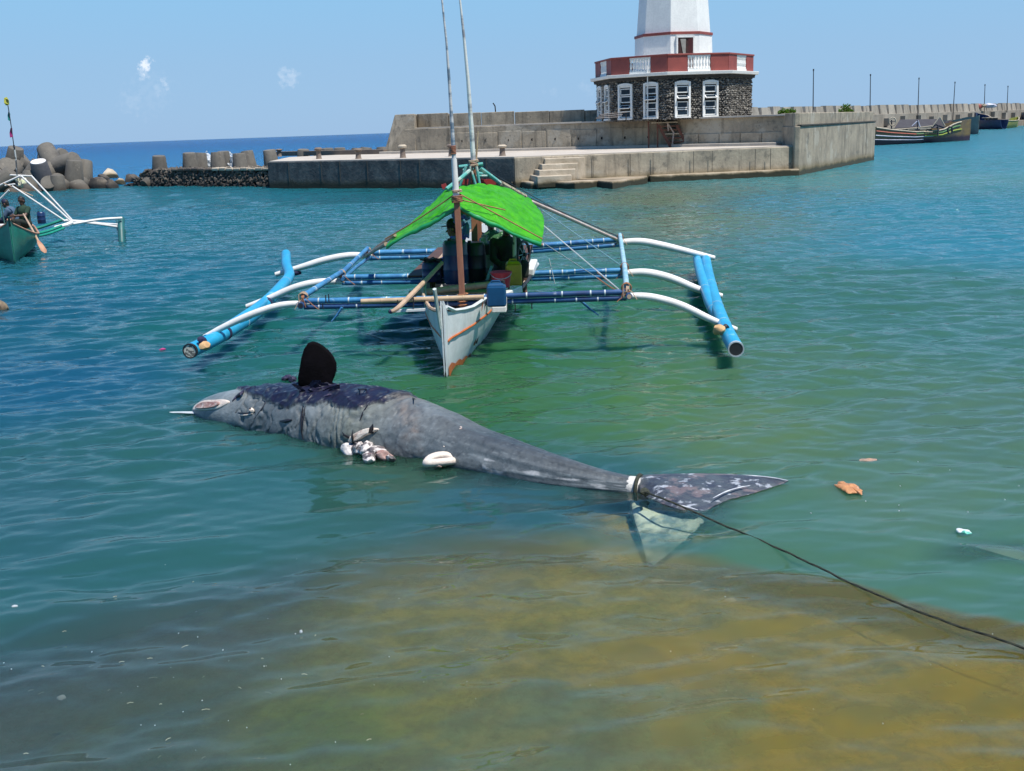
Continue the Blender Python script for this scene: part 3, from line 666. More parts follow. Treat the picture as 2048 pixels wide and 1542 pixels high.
# metal stair in front of the platform
RUST = mat('rusty_metal', (.16,.055,.035,1), (.09,.045,.035,1), scale=8, rough=.75, bump=.004)
PIPE = mat('grey_pipe', (.42,.38,.35,1), (.30,.22,.18,1), scale=8, rough=.6)
st = thing('metal_stair', 'rusty metal stair with pipe rails from the walkway up to the stone house', 'stair', tuple(PZ(1345,298,QZ)))
yf = U2.y-.75
def onq(px, py, y=yf): return PY(px, py, y)
treads = [(1300,1352,246),(1316,1357,253),(1322,1360,260),(1328,1365,268),(1333,1370,276),(1337,1374,284),(1341,1375,293)]
for i, (x0, x1, y) in enumerate(treads):
    a, b = onq(x0, y), onq(x1, y-1.5); mb = MB(); mb.box(((a.x+b.x)/2, yf, a.z), (b.x-a.x, .85 if i else 1.3, .06)); mb.build('tread', (CREAM if i in (0,3) else RUST), st)
mb = MB(); mb.beam(onq(1317,250,yf-.40), onq(1343,297,yf-.40), .07, .16); mb.build('stringer', RUST, st)
mb = MB(); mb.beam(onq(1353,250,yf-.40), onq(1376,296,yf-.40), .07, .16); mb.build('stringer', RUST, st)
for px in (1297, 1315):
    a = onq(px, 216, yf-.42); mb = MB(); mb.tube([(a.x,yf-.42,QZ+.05), (a.x,yf-.42,a.z)], .045, 8); mb.build('support_post', RUST, st)
for (p0, p1, nm) in [((1297,216),(1343,216),'rail'),((1297,227),(1315,227),'rail'),((1317,217),(1349,268),'rail'),((1343,216),(1343,238),'rail_post'),((1347,266),(1344,297),'rail_post'),((1335,246),(1337,262),'rail_post')]:
    mb = MB(); mb.tube([onq(*p0, yf-.42), onq(*p1, yf-.42)], .045, 8); mb.build(nm, PIPE, st, smooth=True)
# slatted metal bench or rack at the left of the house
rk = thing('metal_rack', 'low dark metal rack with sloping slats beside the stone house', 'rack', tuple(PY(1220, 241, LY-5.6)))
yr = LY-5.4
for i in range(6):
    f = i/5; a, b = PY(1190+10*f, 238-9*f, yr+.9*f), PY(1232+22*f, 236-12*f, yr+.9*f); mb = MB(); mb.beam(a, b, .035, .035); mb.build('slat', PIPE if i%2 else DARK, rk)
for (x, y) in ((1190,238),(1205,238),(1233,236),(1252,228)):
    a = PY(x, y, yr+.2); mb = MB(); mb.beam((a.x,a.y,PT+.02), a, .06, .06, (0,1,0)); mb.build('leg', DARK, rk)

# thin bent pole standing behind the parapet
t = thing('bent_pole', 'thin bent dark pole rising above the wall right of the tall masts', 'pole', tuple(PY(991, 240, 84)))
mb = MB(); mb.tube([PY(990,240,84),PY(991,222,84),PY(990,212,84),PY(986,206,84)], .05, 6); mb.build('bent_pole_tube', MATS['dark_hole'], t)

# ------------------------------------------------------------------ far breakwater
def FW(px): # point of the far wall on this image column
    k = ray(px, 230); k = k.x/k.y; t_ = (150*k-33)/(83-100*k); return Vector((33+83*t_, 150+100*t_, 0))
FC = mat('sunbleached_concrete', (.36,.325,.27,1), (.24,.21,.17,1), scale=.35, rough=.95, bump=.03, bscale=2, streak=(1.5,.2,.8,(.12,.105,.08,1)), vary=.18)
fw = thing('far_breakwater', 'long pale breakwater wall running away to the right horizon behind the moored boats', 'wall', (60, 185, 0))
F0, F1 = FW(1480), FW(2160); dF = (F1-F0).normalized(); nF = Vector((-dF.y, dF.x, 0))
mb = MB(); mb.prism([(F0.x,F0.y),(F1.x,F1.y),(F1.x+nF.x*7,F1.y+nF.y*7),(F0.x+nF.x*7,F0.y+nF.y*7)], -2.6, 3.3); mb.build('wall_body', FC, fw, bevel=.05)
mb = MB(); mb.prism([(F0.x-nF.x*2,F0.y-nF.y*2),(F1.x-nF.x*2,F1.y-nF.y*2),(F1.x,F1.y),(F0.x,F0.y)], -2.6, 1.15); mb.build('low_berm', FC, fw, bevel=.05)
L = (F1-F0).length; i = 0; s_ = 0; rb = random.Random(3)
while s_ < L:
    wd = rb.uniform(2.6,3.2); p = F0+dF*s_+nF*.9; M3 = Matrix((dF, nF, Vector((0,0,1)))).transposed()
    mb = MB(); q = p+dF*(wd/2); hh = rb.uniform(1.35,1.5); c = Vector((q.x,q.y,3.3+hh/2))
    vs = [];
    for z_, sx, sy in ((-hh/2,wd/2,.7),(hh/2,wd/2-.28,.42)):
        for (x_, y_) in ((-sx,-sy),(sx,-sy),(sx,sy),(-sx,sy)): vs.append(c+M3@Vector((x_,y_,z_)))
    mb.add(vs, [(3,2,1,0),(4,5,6,7),(0,1,5,4),(1,2,6,5),(2,3,7,6),(3,0,4,7)]); mb.build('parapet_block', FC, fw)
    s_ += wd+.55
mb = MB(); mb.prism([(F0.x+nF.x*1.9,F0.y+nF.y*1.9),(F1.x+nF.x*1.9,F1.y+nF.y*1.9),(F1.x+nF.x*2.6,F1.y+nF.y*2.6),(F0.x+nF.x*2.6,F0.y+nF.y*2.6)], 3.3, 4.5); mb.build('rear_wall', FC, fw)
for f in np.linspace(.12, .95, 22):  # buttresses and stores along the foot
    p = F0+dF*(L*f)-nF*.4; M3 = Matrix((dF, nF, Vector((0,0,1)))).transposed(); mb = MB(); mb.box((p.x,p.y,2.0), (rb.uniform(.5,2.6), .9, rb.uniform(1.2,2.2)), M3); mb.build('buttress', FC, fw)
lamps = [(1627,140,1626,228,'first lamp pole from the lighthouse, tallest in view'),(1741,150,1740,224,'second lamp pole from the lighthouse, left of the striped boat canopy'),(1838,157,1835,250,'third lamp pole, above the black awning of the striped boat'),
         (1910,165,1905,245,'fourth lamp pole, behind the grey hulled boat'),(1970,170,1968,235,'fifth lamp pole, above the dark blue boat'),(2016,173,2013,240,'last lamp pole at the right edge of the photo')]
POLE = mat('dark_steel', (.035,.035,.04,1), rough=.5)
for (x0,y0,x1,y1,lb_) in lamps:
    b_ = FW(x1); b_ = b_-nF*1.0; top = PY(x0, y0, b_.y); z0 = 1.15
    t = thing('lamp_pole', lb_, 'pole', (b_.x, b_.y, z0), 'thin poles along the far breakwater')
    mb = MB(); bs = PY(x1, y1, b_.y); kz = (bs.z-z0)/max(.1, top.z-bs.z); mb.tube([(bs.x-(top.x-bs.x)*kz,b_.y,z0),(top.x,top.y,top.z)], [.09,.06], 6); mb.build('shaft', POLE, t)
    mb = MB(); mb.box((top.x,top.y,top.z), (.16,.16,.3)); mb.build('lamp_head', POLE, t)

# bushes on the pier
def bush(px, py, y, w_, h_, label, seed):
    p = PY(px, py, y); t = thing('bush', label, 'bush', tuple(p)); r_ = random.Random(seed); mb = MB()
    for i in range(260):
        a = r_.random()*6.28; q = Vector((math.cos(a)*w_*r_.random()**.6, math.sin(a)*.5*r_.random(), h_*r_.random()**.8*(.6+.4*math.cos(a*2+seed))))
        c = p+q; s1 = r_.uniform(.09,.2); d1 = Vector((r_.uniform(-1,1),r_.uniform(-1,1),r_.uniform(-.3,1))).normalized(); d2 = d1.cross(Vector((r_.random(),r_.random(),1))).normalized()
        mb.add([c-d2*s1*.35, c+d1*s1, c+d2*s1*.35, c-d1*s1*.3], [(0,1,2,3)])
    mb.build('leaves', mat('bush_leaf', (.12,.24,.02,1), (.05,.12,.015,1), scale=4, rough=.6, transl=.3), t)
    mb = MB()
    for i in range(5): mb.tube([p, p+Vector((r_.uniform(-w_,w_)*.7, 0, h_*.6))], .03, 5)
    mb.build('stem', RUST, t)
bush(1692, 226, D.y+1.5, .55, .62, 'green leafy bush growing on top of the flank wall', 3)
bush(1573, 230, Cc.y+3.5, .5, .35, 'small half dry shrub on the platform near the wall corner', 5)

# ------------------------------------------------------------------ rubble wall and tetrapods
rw0, rw1 = PZ(252, 372, 0), PZ(540, 373, 0)
rbm = mat('wet_rubble', (.065,.055,.045,1), (.15,.125,.095,1), scale=1.6, rough=.85, bump=.05, contrast=(.46,.62), stain=[(.45,.3,(.012,.012,.012,1),.9)])
rw = thing('rubble_wall', 'dark rubble stone wall running left from the quay under the row of concrete legs', 'wall', tuple(rw0))
dd = rw1-rw0; L = dd.length; ux = dd/L; nn = Vector((ux.y,-ux.x,0)); 
if nn.y > 0: nn = -nn
mb = MB(); mb.prism([(rw0.x+1.5,rw0.y+.3),(rw1.x+1,rw1.y+.3),(rw1.x+1,rw1.y+4),(rw0.x+3,rw0.y+4)], -2.6, 1.02); mb.build('wall_core', MATS['dark_mortar'], rw)
mb = MB(); rs = random.Random(9); j = 0
for row in range(7):
    for i in range(int(L/.26)+6):
        s_ = i*.26+rs.uniform(-.1,.1)+.13*(row%2); z = -.05+row*.175+rs.uniform(-.05,.05)
        lim = 1.2*smooth(0, 3.2, s_)+.12
        if z > lim: continue
        for dpt in ((0,) if row < 6 else (0,.4,.8,1.2)):
            c = rw0+ux*s_-nn*(.25*z/1.2+dpt); mb.rock((c.x,c.y,z+rs.uniform(0,.05)), (rs.uniform(.13,.24),.2,rs.uniform(.09,.15)), int(rs.random()*9999))
mb.build('stonework', rbm, rw, kind='stuff')
# pale worn coping on the right half
mb = MB(); 
for i in range(14):
    s0, s1 = L*.35+i*.047*L, L*.35+(i+1)*.047*L-.04; p, q = rw0+ux*s0, rw0+ux*s1; hz = 1.16+rs.uniform(-.04,.05)
    mb = MB(); mb.prism([(p.x,p.y-.02),(q.x,q.y-.02),(q.x,q.y+1.9),(p.x,p.y+1.9)], .98, hz); mb.build('coping_stone', CREAM if i > 5 else rbm, rw, bevel=.05)
TETRA = mat('tetrapod_concrete', (.17,.155,.13,1), (.09,.085,.075,1), scale=.8, rough=.92, bump=.02, bscale=5, streak=(2,.4,.6,(.07,.063,.055,1)), vary=.22, spots=[(.7,.54,(.075,.066,.056,1),.6),(3,.62,(.26,.23,.19,1),.5),(9,.64,(.05,.045,.04,1),.6)], stain=[(.55,.5,(.05,.038,.028,1),.85)])
TETD = mat('wet_tetrapod', (.055,.058,.07,1), (.09,.09,.095,1), scale=1.2, rough=.7, bump=.02, bscale=5)
def tetra_mesh(s, seed=0):
    mb = MB(); dirs = [Vector((0,0,1))]+[Vector((math.sin(a)*.943, math.cos(a)*.943, -.333)) for a in (0, 2.094, 4.189)]
    for d_ in dirs: mb.lathe((0,0,0), [(.60*s,0),(.60*s,.35*s),(.475*s,1.52*s),(.445*s,1.565*s),(.0*s,1.57*s)], 18, axis=d_, cap=False)
    return mb
TL = {}
def tetra(center, rot, s, label, m=None, group='concrete tetrapods of the breakwater', topc=None):
    key = (s, (m or TETRA).name)
    if key not in TL:
        o = tetra_mesh(s).build('tetrapod', m or TETRA, smooth=True); TL[key] = o
    else:
        o = TL[key].copy(); COL.objects.link(o)
    o.location = center; o.rotation_euler = rot; tag(o, label, 'tetrapod', group); return o
# upright cones of the row behind the wall: (px of the cone, py of its top, distance, label)
row = [(317,313,78,'stubby tetrapod leg standing alone at the left end of the row on the rubble wall'),(378,307,79,'wide tetrapod leg with chipped brown top, second in the row on the rubble wall'),(397,307,81,'tetrapod leg half hidden behind the second one of the row'),
       (434,306,79,'tetrapod leg left of the white surf gap, smooth grey'),(447,304,82.5,'leaning tetrapod leg behind the one beside the surf gap'),(479,308,79,'lighter tetrapod leg in the middle of the rubble wall'),(497,303,81,'rounded pale tetrapod leg close behind the middle one'),
       (542,301,80,'tetrapod leg just behind the left end of the quay'),(605,300,84,'tetrapod leg over the quay kerb, between first and second bollard'),(637,299,86,'pale tetrapod leg behind the second bollard'),(656,298,86,'ribbed tetrapod leg right of the second bollard'),
       (679,297,87,'dark tetrapod leg before the third bollard'),(712,298,85,'broad pale tetrapod leg above the third bollard'),(728,296,88,'tetrapod leg leaning on the broad pale one'),(764,296,88,'tetrapod leg at the foot of the sloping wall end')]
for i, (px, py, y, lb_) in enumerate(row):
    s = .92; tp = PY(px, py, y); rr = random.Random(i*3+1)
    tetra((tp.x, tp.y, tp.z-1.5*s), (rr.uniform(-.10,.10), rr.uniform(-.12,.16), rr.random()*6), s, lb_, group='row of concrete tetrapods behind the rubble wall and quay')
# the heap at the left
heap = [ # px, py of centre, distance, rotation, size, wet, label
 (90,373,76.5,(.34,0,.0),1.14,True,'dark tetrapod with bright white flat top in the middle of the heap'),
 (112,338,79,(1.25,.2,1.1),1.25,False,'large tetrapod lying with a leg pointing right on top of the heap'),
 (148,370,77.5,(.12,-.05,2.0),1.07,False,'pale upright tetrapod at the right of the heap, cracked top'),
 (166,368,79,(-.1,.28,.9),1.07,False,'brownish leaning tetrapod at the right end of the heap'),
 (55,372,77.2,(1.4,.3,-.9),1.19,False,'tetrapod with a long leg lying level in front of the heap'),
 (8,358,78.5,(.9,.6,.2),1.25,False,'big tetrapod leg sloping down at the left photo edge'),
 (26,342,80.5,(.3,-.2,1.7),1.10,False,'tetrapod standing upright at the upper left of the heap'),
 (52,342,81.5,(1.1,-.5,.3),1.06,False,'shadowed tetrapod wedged between the two upper ones'),
 (112,320,82,(1.0,.8,.5),0.79,False,'small dark tetrapod knob peeking over the top of the heap'),
 (108,390,76,(1.0,.1,.15),1.10,False,'tetrapod with a foot stretched to the right along the waterline'),
 (62,392,75.8,(.2,.1,2.6),1.06,False,'tetrapod low at the waterline below the level leg'),
 (118,392,75.0,(.05,0,.9),0.88,False,'flat topped tetrapod awash at the foot of the heap'),
 (-12,380,76,(.4,.8,.6),1.14,False,'tetrapod cut by the left photo edge behind the green boat'),
 (20,376,77,(1.2,.2,2.2),1.10,False,'tetrapod above the green boat mast foot'),
 (-60,372,78,(.3,.4,1.6),1.23,False,'tetrapod of the heap beyond the left photo edge')]
for (px, py, y, rot, s, wet, lb_) in heap:
    p = PY(px, py, y); tetra(tuple(p), rot, s, lb_, TETD if wet else None, 'heaped concrete tetrapods at the left')
wt = [o for o in COL.objects if o.name.startswith('tetrapod') and 'bright white flat top' in (o.get('label') or '')][0]
mb = MB(); mb.lathe((0,0,1.57*1.14), [(.435*1.14,-.01),(.43*1.14,.03),(.32*1.14,.04)], 18); o = mb.build('white_top', mat('bleached_top', (.80,.78,.76,1), (.70,.68,.66,1), scale=3, rough=.9)); o.parent = wt; o.location = (0,0,0)
# small wet rocks between heap and wall
RK = [(200,372,.9,.5,'dark wet rock in the gap, left one'),(222,352,.8,.5,'rock with pale top in the gap before the rubble wall'),(207,358,.55,.45,'rounded dark rock above the waterline in the gap'),(240,365,.5,.3,'pale low rock lying against the rubble wall foot'),
      (225,372,.6,.3,'flat rock awash in the gap'),(190,366,.5,.35,'small rock beside the heap foot'),(262,360,.7,.4,'dark rock at the tapered wall end')]
for i, (px, py, a_, h_, lb_) in enumerate(RK):
    p = PZ(px, py+4, 0); mb = MB(); mb.rock((0,0,0), (a_,a_*.8,h_), i+20, 1)
    o = mb.build('rock', CREAM if i in (1,3) else rbm, smooth=True); o.location = (p.x, p.y, .12); tag(o, lb_, 'rock', 'rocks between heap and rubble wall')
# surf splash behind the row
mb = MB(); rs = random.Random(4)
for i in range(260):
    px = rs.choice([rs.gauss(412,8), rs.gauss(461,4), rs.gauss(412,4)]); y = rs.uniform(82,85); p = PY(px, 338-abs(rs.gauss(0,12)), y)
    mb.rock(p, (rs.uniform(.05,.22),)*3, i)
tag(mb.build('surf_spray', mat('white_foam', (.82,.85,.87,1), (.7,.76,.8,1), scale=5, rough=.9, transl=.4), smooth=True), 'white surf splashing up in a gap behind the row of tetrapods', 'surf', None, 'stuff')
# ================================================================== the dead whale
WT = [ # px, silhouette top row, waterline row (near side), centre height / radius
 (386,811,824),(396,799,830),(412,789,834),(440,779,838),(480,769,846),(530,758,858),(580,752,871),(640,751,884),(700,753,899),(760,761,912),(820,773,920),
 (880,792,932),(940,821,944),(1000,850,957),(1060,879,967),(1120,905,974),(1180,928,979),(1230,944,982),(1270,952,984)]
def solve(px, yt, yb):
    gb = PZ(px, yb, 0); v = ray(px, yt); s_ = -v.z/math.hypot(v.y, 0)   # slope of the ray in the Y-Z plane
    # circle centre (yc, 0), radius r = yc - gb.y ; tangent to z = 3 - s*y
    k = math.sqrt(1+s_*s_); r_ = (CAMH - s_*gb.y)/(k+s_); return gb.y+r_, r_
st = []
for px, yt, yb in WT:
    yc, r_ = solve(px, yt, yb); c = ray(px, (yt+yb)/2); x = c.x/c.y*yc; st.append((x, yc, r_))
X_ = np.array([s[0] for s in st]); Y_ = np.array([s[1] for s in st]); R_ = np.array([s[2] for s in st])
# smooth
dX = np.gradient(X_); dY = np.gradient(Y_); cosT = dX/np.hypot(dX, dY)
R_ = R_*cosT*.98
ss = np.concatenate([[0], np.cumsum(np.hypot(np.diff(X_), np.diff(Y_)))])
NS, NR = 520, 150
sq = np.linspace(0, ss[-1], NS)
def sm(a, it=14):
    a = a.copy()
    for _ in range(it): a[1:-1] = a[1:-1]*.5+.25*(a[:-2]+a[2:])
    return a
xs = sm(np.interp(sq, ss, X_), 600); ys = sm(np.interp(sq, ss, Y_), 600); rs_ = sm(np.interp(sq, ss, R_), 260)
# blunt rounded head
for i in range(NS):
    if sq[i] < .42: rs_[i] = min(rs_[i], .30*math.sqrt(max(0.0004, 1-((.42-sq[i])/.42)**2)))
rs_ = sm(rs_, 12)
WHO = Vector((xs[NS//2], ys[NS//2], 0))
whale = thing('whale', 'large dead grey whale floating on its side with peeling dark skin on its back', 'whale', tuple(WHO))
tx_ = np.gradient(xs, sq); ty_ = np.gradient(ys, sq)
V = np.zeros((NS, NR, 3)); COLR = np.zeros((NS, NR, 3)); 
grey, lgrey, bgrey, dark, brown, pale, olive = c3(110,114,112), c3(136,143,144), c3(90,98,102), c3(20,18,42), c3(120,104,92), c3(205,205,205), c3(118,120,104)
def mixn(a, b, t): return a*(1-t)+b*t
for i in range(NS):
    s_ = sq[i]; f = s_/sq[-1]; nx, ny = ty_[i], -tx_[i]         # horizontal normal towards the viewer
    if ny > 0: nx, ny = -nx, -ny
    nl = math.hypot(nx, ny); nx /= nl; ny /= nl
    wd = 1.0; hh = 1.0 + .06*math.sin(f*3.1)
    for j in range(NR):
        a = 2*math.pi*j/NR; ca, sa = math.cos(a), math.sin(a)     # a=0: viewer side, 90: up
        ex = .9
        r_ = rs_[i]
        P3 = Vector((xs[i]+nx*ca*r_, ys[i]+ny*ca*r_, sa*r_*hh))
        n1 = noise.fractal(P3*2.2, 1, 2, 4); n2 = noise.fractal(Vector((P3.x*7, P3.y*7, P3.z*7)), .9, 2, 4); n3 = noise.fractal(P3*18, .8, 2, 3)
        # silhouette position measures
        ang = math.degrees(a) if a < math.pi*1.5 else math.degrees(a)-360      # -90..270
        # peeling dark skin on the back between .17 and .55 of the length
        lowb = np.interp(f, [.08,.13,.19,.24,.30,.33,.37,.42,.47,.52,.535], [120,80,54,40,32,46,50,52,56,62,90])
        edge = (ang-lowb)/14+.75*n1+.12*n2
        end = min((f-.085)/.03, (.535-f)/.02)+.8*n1
        m_d = max(0, min(1, edge*5))*max(0, min(1, end*1.5)) if -20 < ang < 200 else 0
        # flaking ribs
        disp = .010*n1 + .0015*n2
        fold = 0
        flow = (.16 < f < .60)
        wr = abs(noise.noise(Vector((f*46+2*n1, a*1.3, 2.2)))); fold = max(0, .16-wr)/.16
        if flow and m_d < .5: disp -= .020*fold*(1 if .16 < f < .5 else .4)
        if m_d > .3:
            rw_ = abs(noise.noise(Vector((P3.x*4.5+P3.z*5, P3.y*5, P3.z*8)))); disp += .012*m_d+.018*max(0, .20-rw_)/.20+.002*n3
        # tail ridges
        if f > .62: disp += .008*noise.noise(Vector((f*6, a*5, 1.1)))*1.5
        r2 = r_*(1+0)+disp*min(1, r_/.25)
        V[i, j] = (xs[i]+nx*ca*r2, ys[i]+ny*ca*r2, sa*r2*hh)
        c = mixn(grey, lgrey, max(0, min(1, .5+n1)))
        c = mixn(c, bgrey, max(0, min(1, .45+1.2*noise.noise(P3*1.3+Vector((5,0,0))))))
        c = mixn(c, olive*.9, max(0, min(1, 1-abs(f-.47)/.09))*.75)
        c = mixn(c, brown, max(0, min(1, 1.2-abs(f-.585+(ang-50)/900)/.035))*max(0, min(1, (ang+10)/50))*.55*(.6+n2))
        if f > .60: c = mixn(c, bgrey*.62, max(0, min(1, (f-.60)/.1))*.75*max(0, min(1, .75+n1*1.3)))
        if f > .60 and ang < 38:
            c = mixn(c, lgrey*1.0, max(0, min(1, noise.noise(Vector((f*26, a*9, 4)))*2.2))*.6)
        if f > .76 and ang < 32: c = mixn(c, pale, max(0, min(1, (noise.noise(Vector((f*30, a*7, 9)))+.35*n2-.12)*4))*.5)
        c = mixn(c, bgrey*.8, fold*.55 if flow else 0)
        c = mixn(c, dark, m_d*(.97 if n3 < .38 else .8))
        if m_d > .05 and m_d < .5: c = mixn(c, dark*.4, .6)
        # scratches
        sc_ = noise.noise(Vector((f*90+a*6, a*22, 3))); 
        if sc_ > .44: c = mixn(c, lgrey*1.15, .3)
        if f > .50 and ang > 45: c = c*(1-.28*min(1, (f-.50)/.08)*min(1, (ang-45)/25))
        # pale head with sheen of grey, nose tip lighter
        if f < .13: c = mixn(c, c3(112,126,130), (1-f/.13)*.8)
        # mouth line and eye area are separate parts
        c = c*(1+.10*n2)
        if n3 > .42 and f > .14: c = c*.75
        COLR[i, j] = np.clip(c, .004, .8)
me_cols = COLR
WSK = bpy.data.materials.new('whale_skin'); WSK.use_nodes = True; n = WSK.node_tree.nodes; L = WSK.node_tree.links
b = n['Principled BSDF']; vc = n.new('ShaderNodeVertexColor'); vc.layer_name = 'col'
tc = n.new('ShaderNodeTexCoord'); t = n.new('ShaderNodeTexNoise'); t.inputs['Scale'].default_value = 16; t.inputs['Detail'].default_value = 7; t.inputs['Roughness'].default_value = .6
L.new(tc.outputs['Object'], t.inputs['Vector']); mr_ = n.new('ShaderNodeMapRange'); mr_.inputs[1].default_value = .38; mr_.inputs[2].default_value = .62; mr_.inputs[3].default_value = .84; mr_.inputs[4].default_value = 1.06
L.new(t.outputs[0], mr_.inputs[0]); mm = n.new('ShaderNodeMix'); mm.data_type = 'RGBA'; mm.blend_type = 'MULTIPLY'; mm.inputs[0].default_value = 1; L.new(vc.outputs[0], mm.inputs[6])
cmb = n.new('ShaderNodeCombineColor'); [L.new(mr_.outputs[0], cmb.inputs[k]) for k in range(3)]; L.new(cmb.outputs[0], mm.inputs[7]); L.new(mm.outputs[2], b.inputs['Base Color'])
b.inputs['Roughness'].default_value = .36; b.inputs['Specular IOR Level'].default_value = .5
bp = n.new('ShaderNodeBump'); bp.inputs['Distance'].default_value = .009; L.new(t.outputs[0], bp.inputs['Height']); L.new(bp.outputs[0], b.inputs['Normal'])
o = grid_obj('body', V[:,:,0]-WHO.x, V[:,:,1]-WHO.y, V[:,:,2], WSK, True, {'col': COLR}); o.parent = whale; WL[o.name] = WHO.copy()
bm = bmesh.new(); bm.from_mesh(o.data); bm.verts.ensure_lookup_table()
bm.faces.new([bm.verts[j] for j in range(NR)]); bm.faces.new([bm.verts[(NS-1)*NR+j] for j in range(NR)][::-1])
bmesh.ops.recalc_face_normals(bm, faces=bm.faces); bm.to_mesh(o.data); bm.free(); o.data.shade_smooth()

def onwhale(px, py, lift=.0):
    """where the sight line through a survey point meets the animal's skin"""
    v = ray(px, py).normalized(); best = None; P0 = Vector((0,0,CAMH))
    for k in range(700):
        t = 7+k*.012; p = P0+v*t
        i = int(np.argmin((xs-p.x)**2+(ys-p.y)**2)); dx = p.x-xs[i]; dy = p.y-ys[i]; dd_ = math.hypot(dx, dy)
        f = sq[i]/sq[-1]; hh = 1+.06*math.sin(f*3.1)
        if (dd_/rs_[i])**2+(p.z/(rs_[i]*hh))**2 <= 1: best = p; break
    if best is None: best = PZ(px, py, .02); nn_ = Vector((0,0,1)); return best, nn_
    nn_ = Vector((dx/rs_[i]**2, dy/rs_[i]**2, best.z/rs_[i]**2)).normalized(); return best+nn_*lift, nn_

# raised black pectoral fin
fp = [(597,772),(596,755),(599,738),(603,715),(608,698),(616,686),(625,683),(634,685),(645,691),(657,701),(667,713),(673,727),(673,742),(669,754),(664,765),(668,776)]
by = float(np.interp(PY(632,770,11.4).x, xs, ys)) + .0
F3 = [PY(x, y, by) for x, y in fp]
mid = sum(F3, Vector())/len(F3)
FINM = mat('black_fin_skin', (.0035,.003,.0035,1), (.006,.005,.007,1), scale=5, rough=.9, bump=.008, spec=.06)
bm = bmesh.new()
NL = 7; rings = []
for l in range(-NL, NL+1):
    q = l/NL; sh = math.sqrt(max(0, 1-abs(q)**2.2)); off = .045*q
    rings.append([bm.verts.new((mid.x+(p.x-mid.x)*(1-.10*(1-sh)), p.y+off, mid.z+(p.z-mid.z)*(1-.10*(1-sh)))) for p in F3])
N_ = len(F3)
for a_, b_ in zip(rings[:-1], rings[1:]):
    for k in range(N_): bm.faces.new((a_[k], a_[(k+1)%N_], b_[(k+1)%N_], b_[k]))
bm.faces.new(rings[0]); bm.faces.new(rings[-1][::-1]); bmesh.ops.recalc_face_normals(bm, faces=bm.faces)
me = bpy.data.meshes.new('pectoral_fin'); 
for v_ in bm.verts: v_.co -= WHO
bm.to_mesh(me); bm.free(); me.materials.append(FINM); me.shade_smooth(); o = bpy.data.objects.new('pectoral_fin', me); COL.objects.link(o); o.parent = whale; WL[o.name] = WHO.copy()
o['label'] = 'black rounded pectoral fin standing upright'
# torn skin at the fin base and the loose flaps along the back
SKD = mat('torn_violet_skin', tuple(dark*.9)+(1,), (.055,.045,.10,1), scale=14, rough=.4, bump=.02, spots=[(16,.62,(.30,.22,.22,1),.7)])
rr = random.Random(2)
mb = MB()
for i in range(26):
    px = rr.uniform(592,676); p, nn_ = onwhale(px, 776+rr.uniform(-8,12), .01); d_ = Vector((rr.uniform(-.10,.10), -.02, rr.uniform(-.06,.05)))
    s1 = rr.uniform(.03,.08); side = Vector((s1, .0, rr.uniform(-.02,.02)))
    mb.add([p-side, p+side, p+d_+side*.5+nn_*.03, p+d_-side*.6+nn_*.03], [(0,1,2,3)])
mb.build('torn_skin', SKD, whale, smooth=True, kind='stuff')
mb = MB()
for (px, py, a_, b2) in [(577,756,.09,.05),(570,757,.05,.04),(585,758,.06,.05)]:
    p, nn_ = onwhale(px, py+3, .0); mb.rock(p+Vector((0,0,.02)), (a_, .05, b2*.8), int(px))
mb.build('skin_knob', SKD, whale, smooth=True, kind='stuff')

# ---- flesh wounds
FLW = mat('pale_blubber', (.80,.73,.62,1), (.64,.52,.45,1), scale=12, rough=.45, bump=.006, spots=[(9,.60,(.36,.19,.16,1),.4)])
FLP = mat('pink_flesh', (.50,.36,.31,1), (.26,.10,.08,1), scale=15, rough=.4, bump=.01, spots=[(18,.56,(.60,.55,.50,1),.7),(14,.62,(.13,.03,.03,1),.7)])
def patch(name, pts, m, lift=.02, thick=.03, parent=whale, label=None):
    """a pad of flesh lying on the skin, outline given by survey points"""
    pp = [onwhale(x, y, 0) for x, y in pts]; c = sum((p for p, _ in pp), Vector())/len(pp); cn = sum((q for _, q in pp), Vector()).normalized()
    mb = MB(); vs = []; N = len(pp)
    for (rf, lf) in ((1.0, 0.0), (.97, .6), (.80, 1.0), (.45, 1.1)):
        for p, q in pp:
            w_ = c+(p-c)*rf; wob = .25*noise.noise(w_*9)
            vs.append(w_+(q*(1-.5*(1-rf))+cn*.3*(1-rf))*(lift*(.2 if lf == 0 else 1)+thick*lf*(1+wob)))
    vs.append(c+cn*(lift+thick*1.15)); fs = []
    for r_ in range(3):
        for k in range(N): fs.append((r_*N+k, r_*N+(k+1)%N, (r_+1)*N+(k+1)%N, (r_+1)*N+k))
    for k in range(N): fs.append((3*N+k, 3*N+(k+1)%N, 4*N))
    mb.add(vs, fs); o = mb.build(name, m, parent, smooth='full', subsurf=2)
    bm = bmesh.new(); bm.from_mesh(o.data); bmesh.ops.recalc_face_normals(bm, faces=bm.faces); bm.to_mesh(o.data); bm.free()
    if label: o['label'] = label
    return o
patch('exposed_lip', [(385,820),(389,813),(396,808),(406,803),(419,801),(432,802),(446,800),(459,801),(463,805),(452,812),(440,819),(424,821),(404,822),(388,821)], FLW, .0, .035, label='pale pink exposed flesh at the snout')
patch('snout_flesh', [(391,817),(396,812),(405,808),(417,806),(430,807),(442,805),(446,809),(438,815),(424,818),(405,819),(395,819)], FLP, .028, .02)
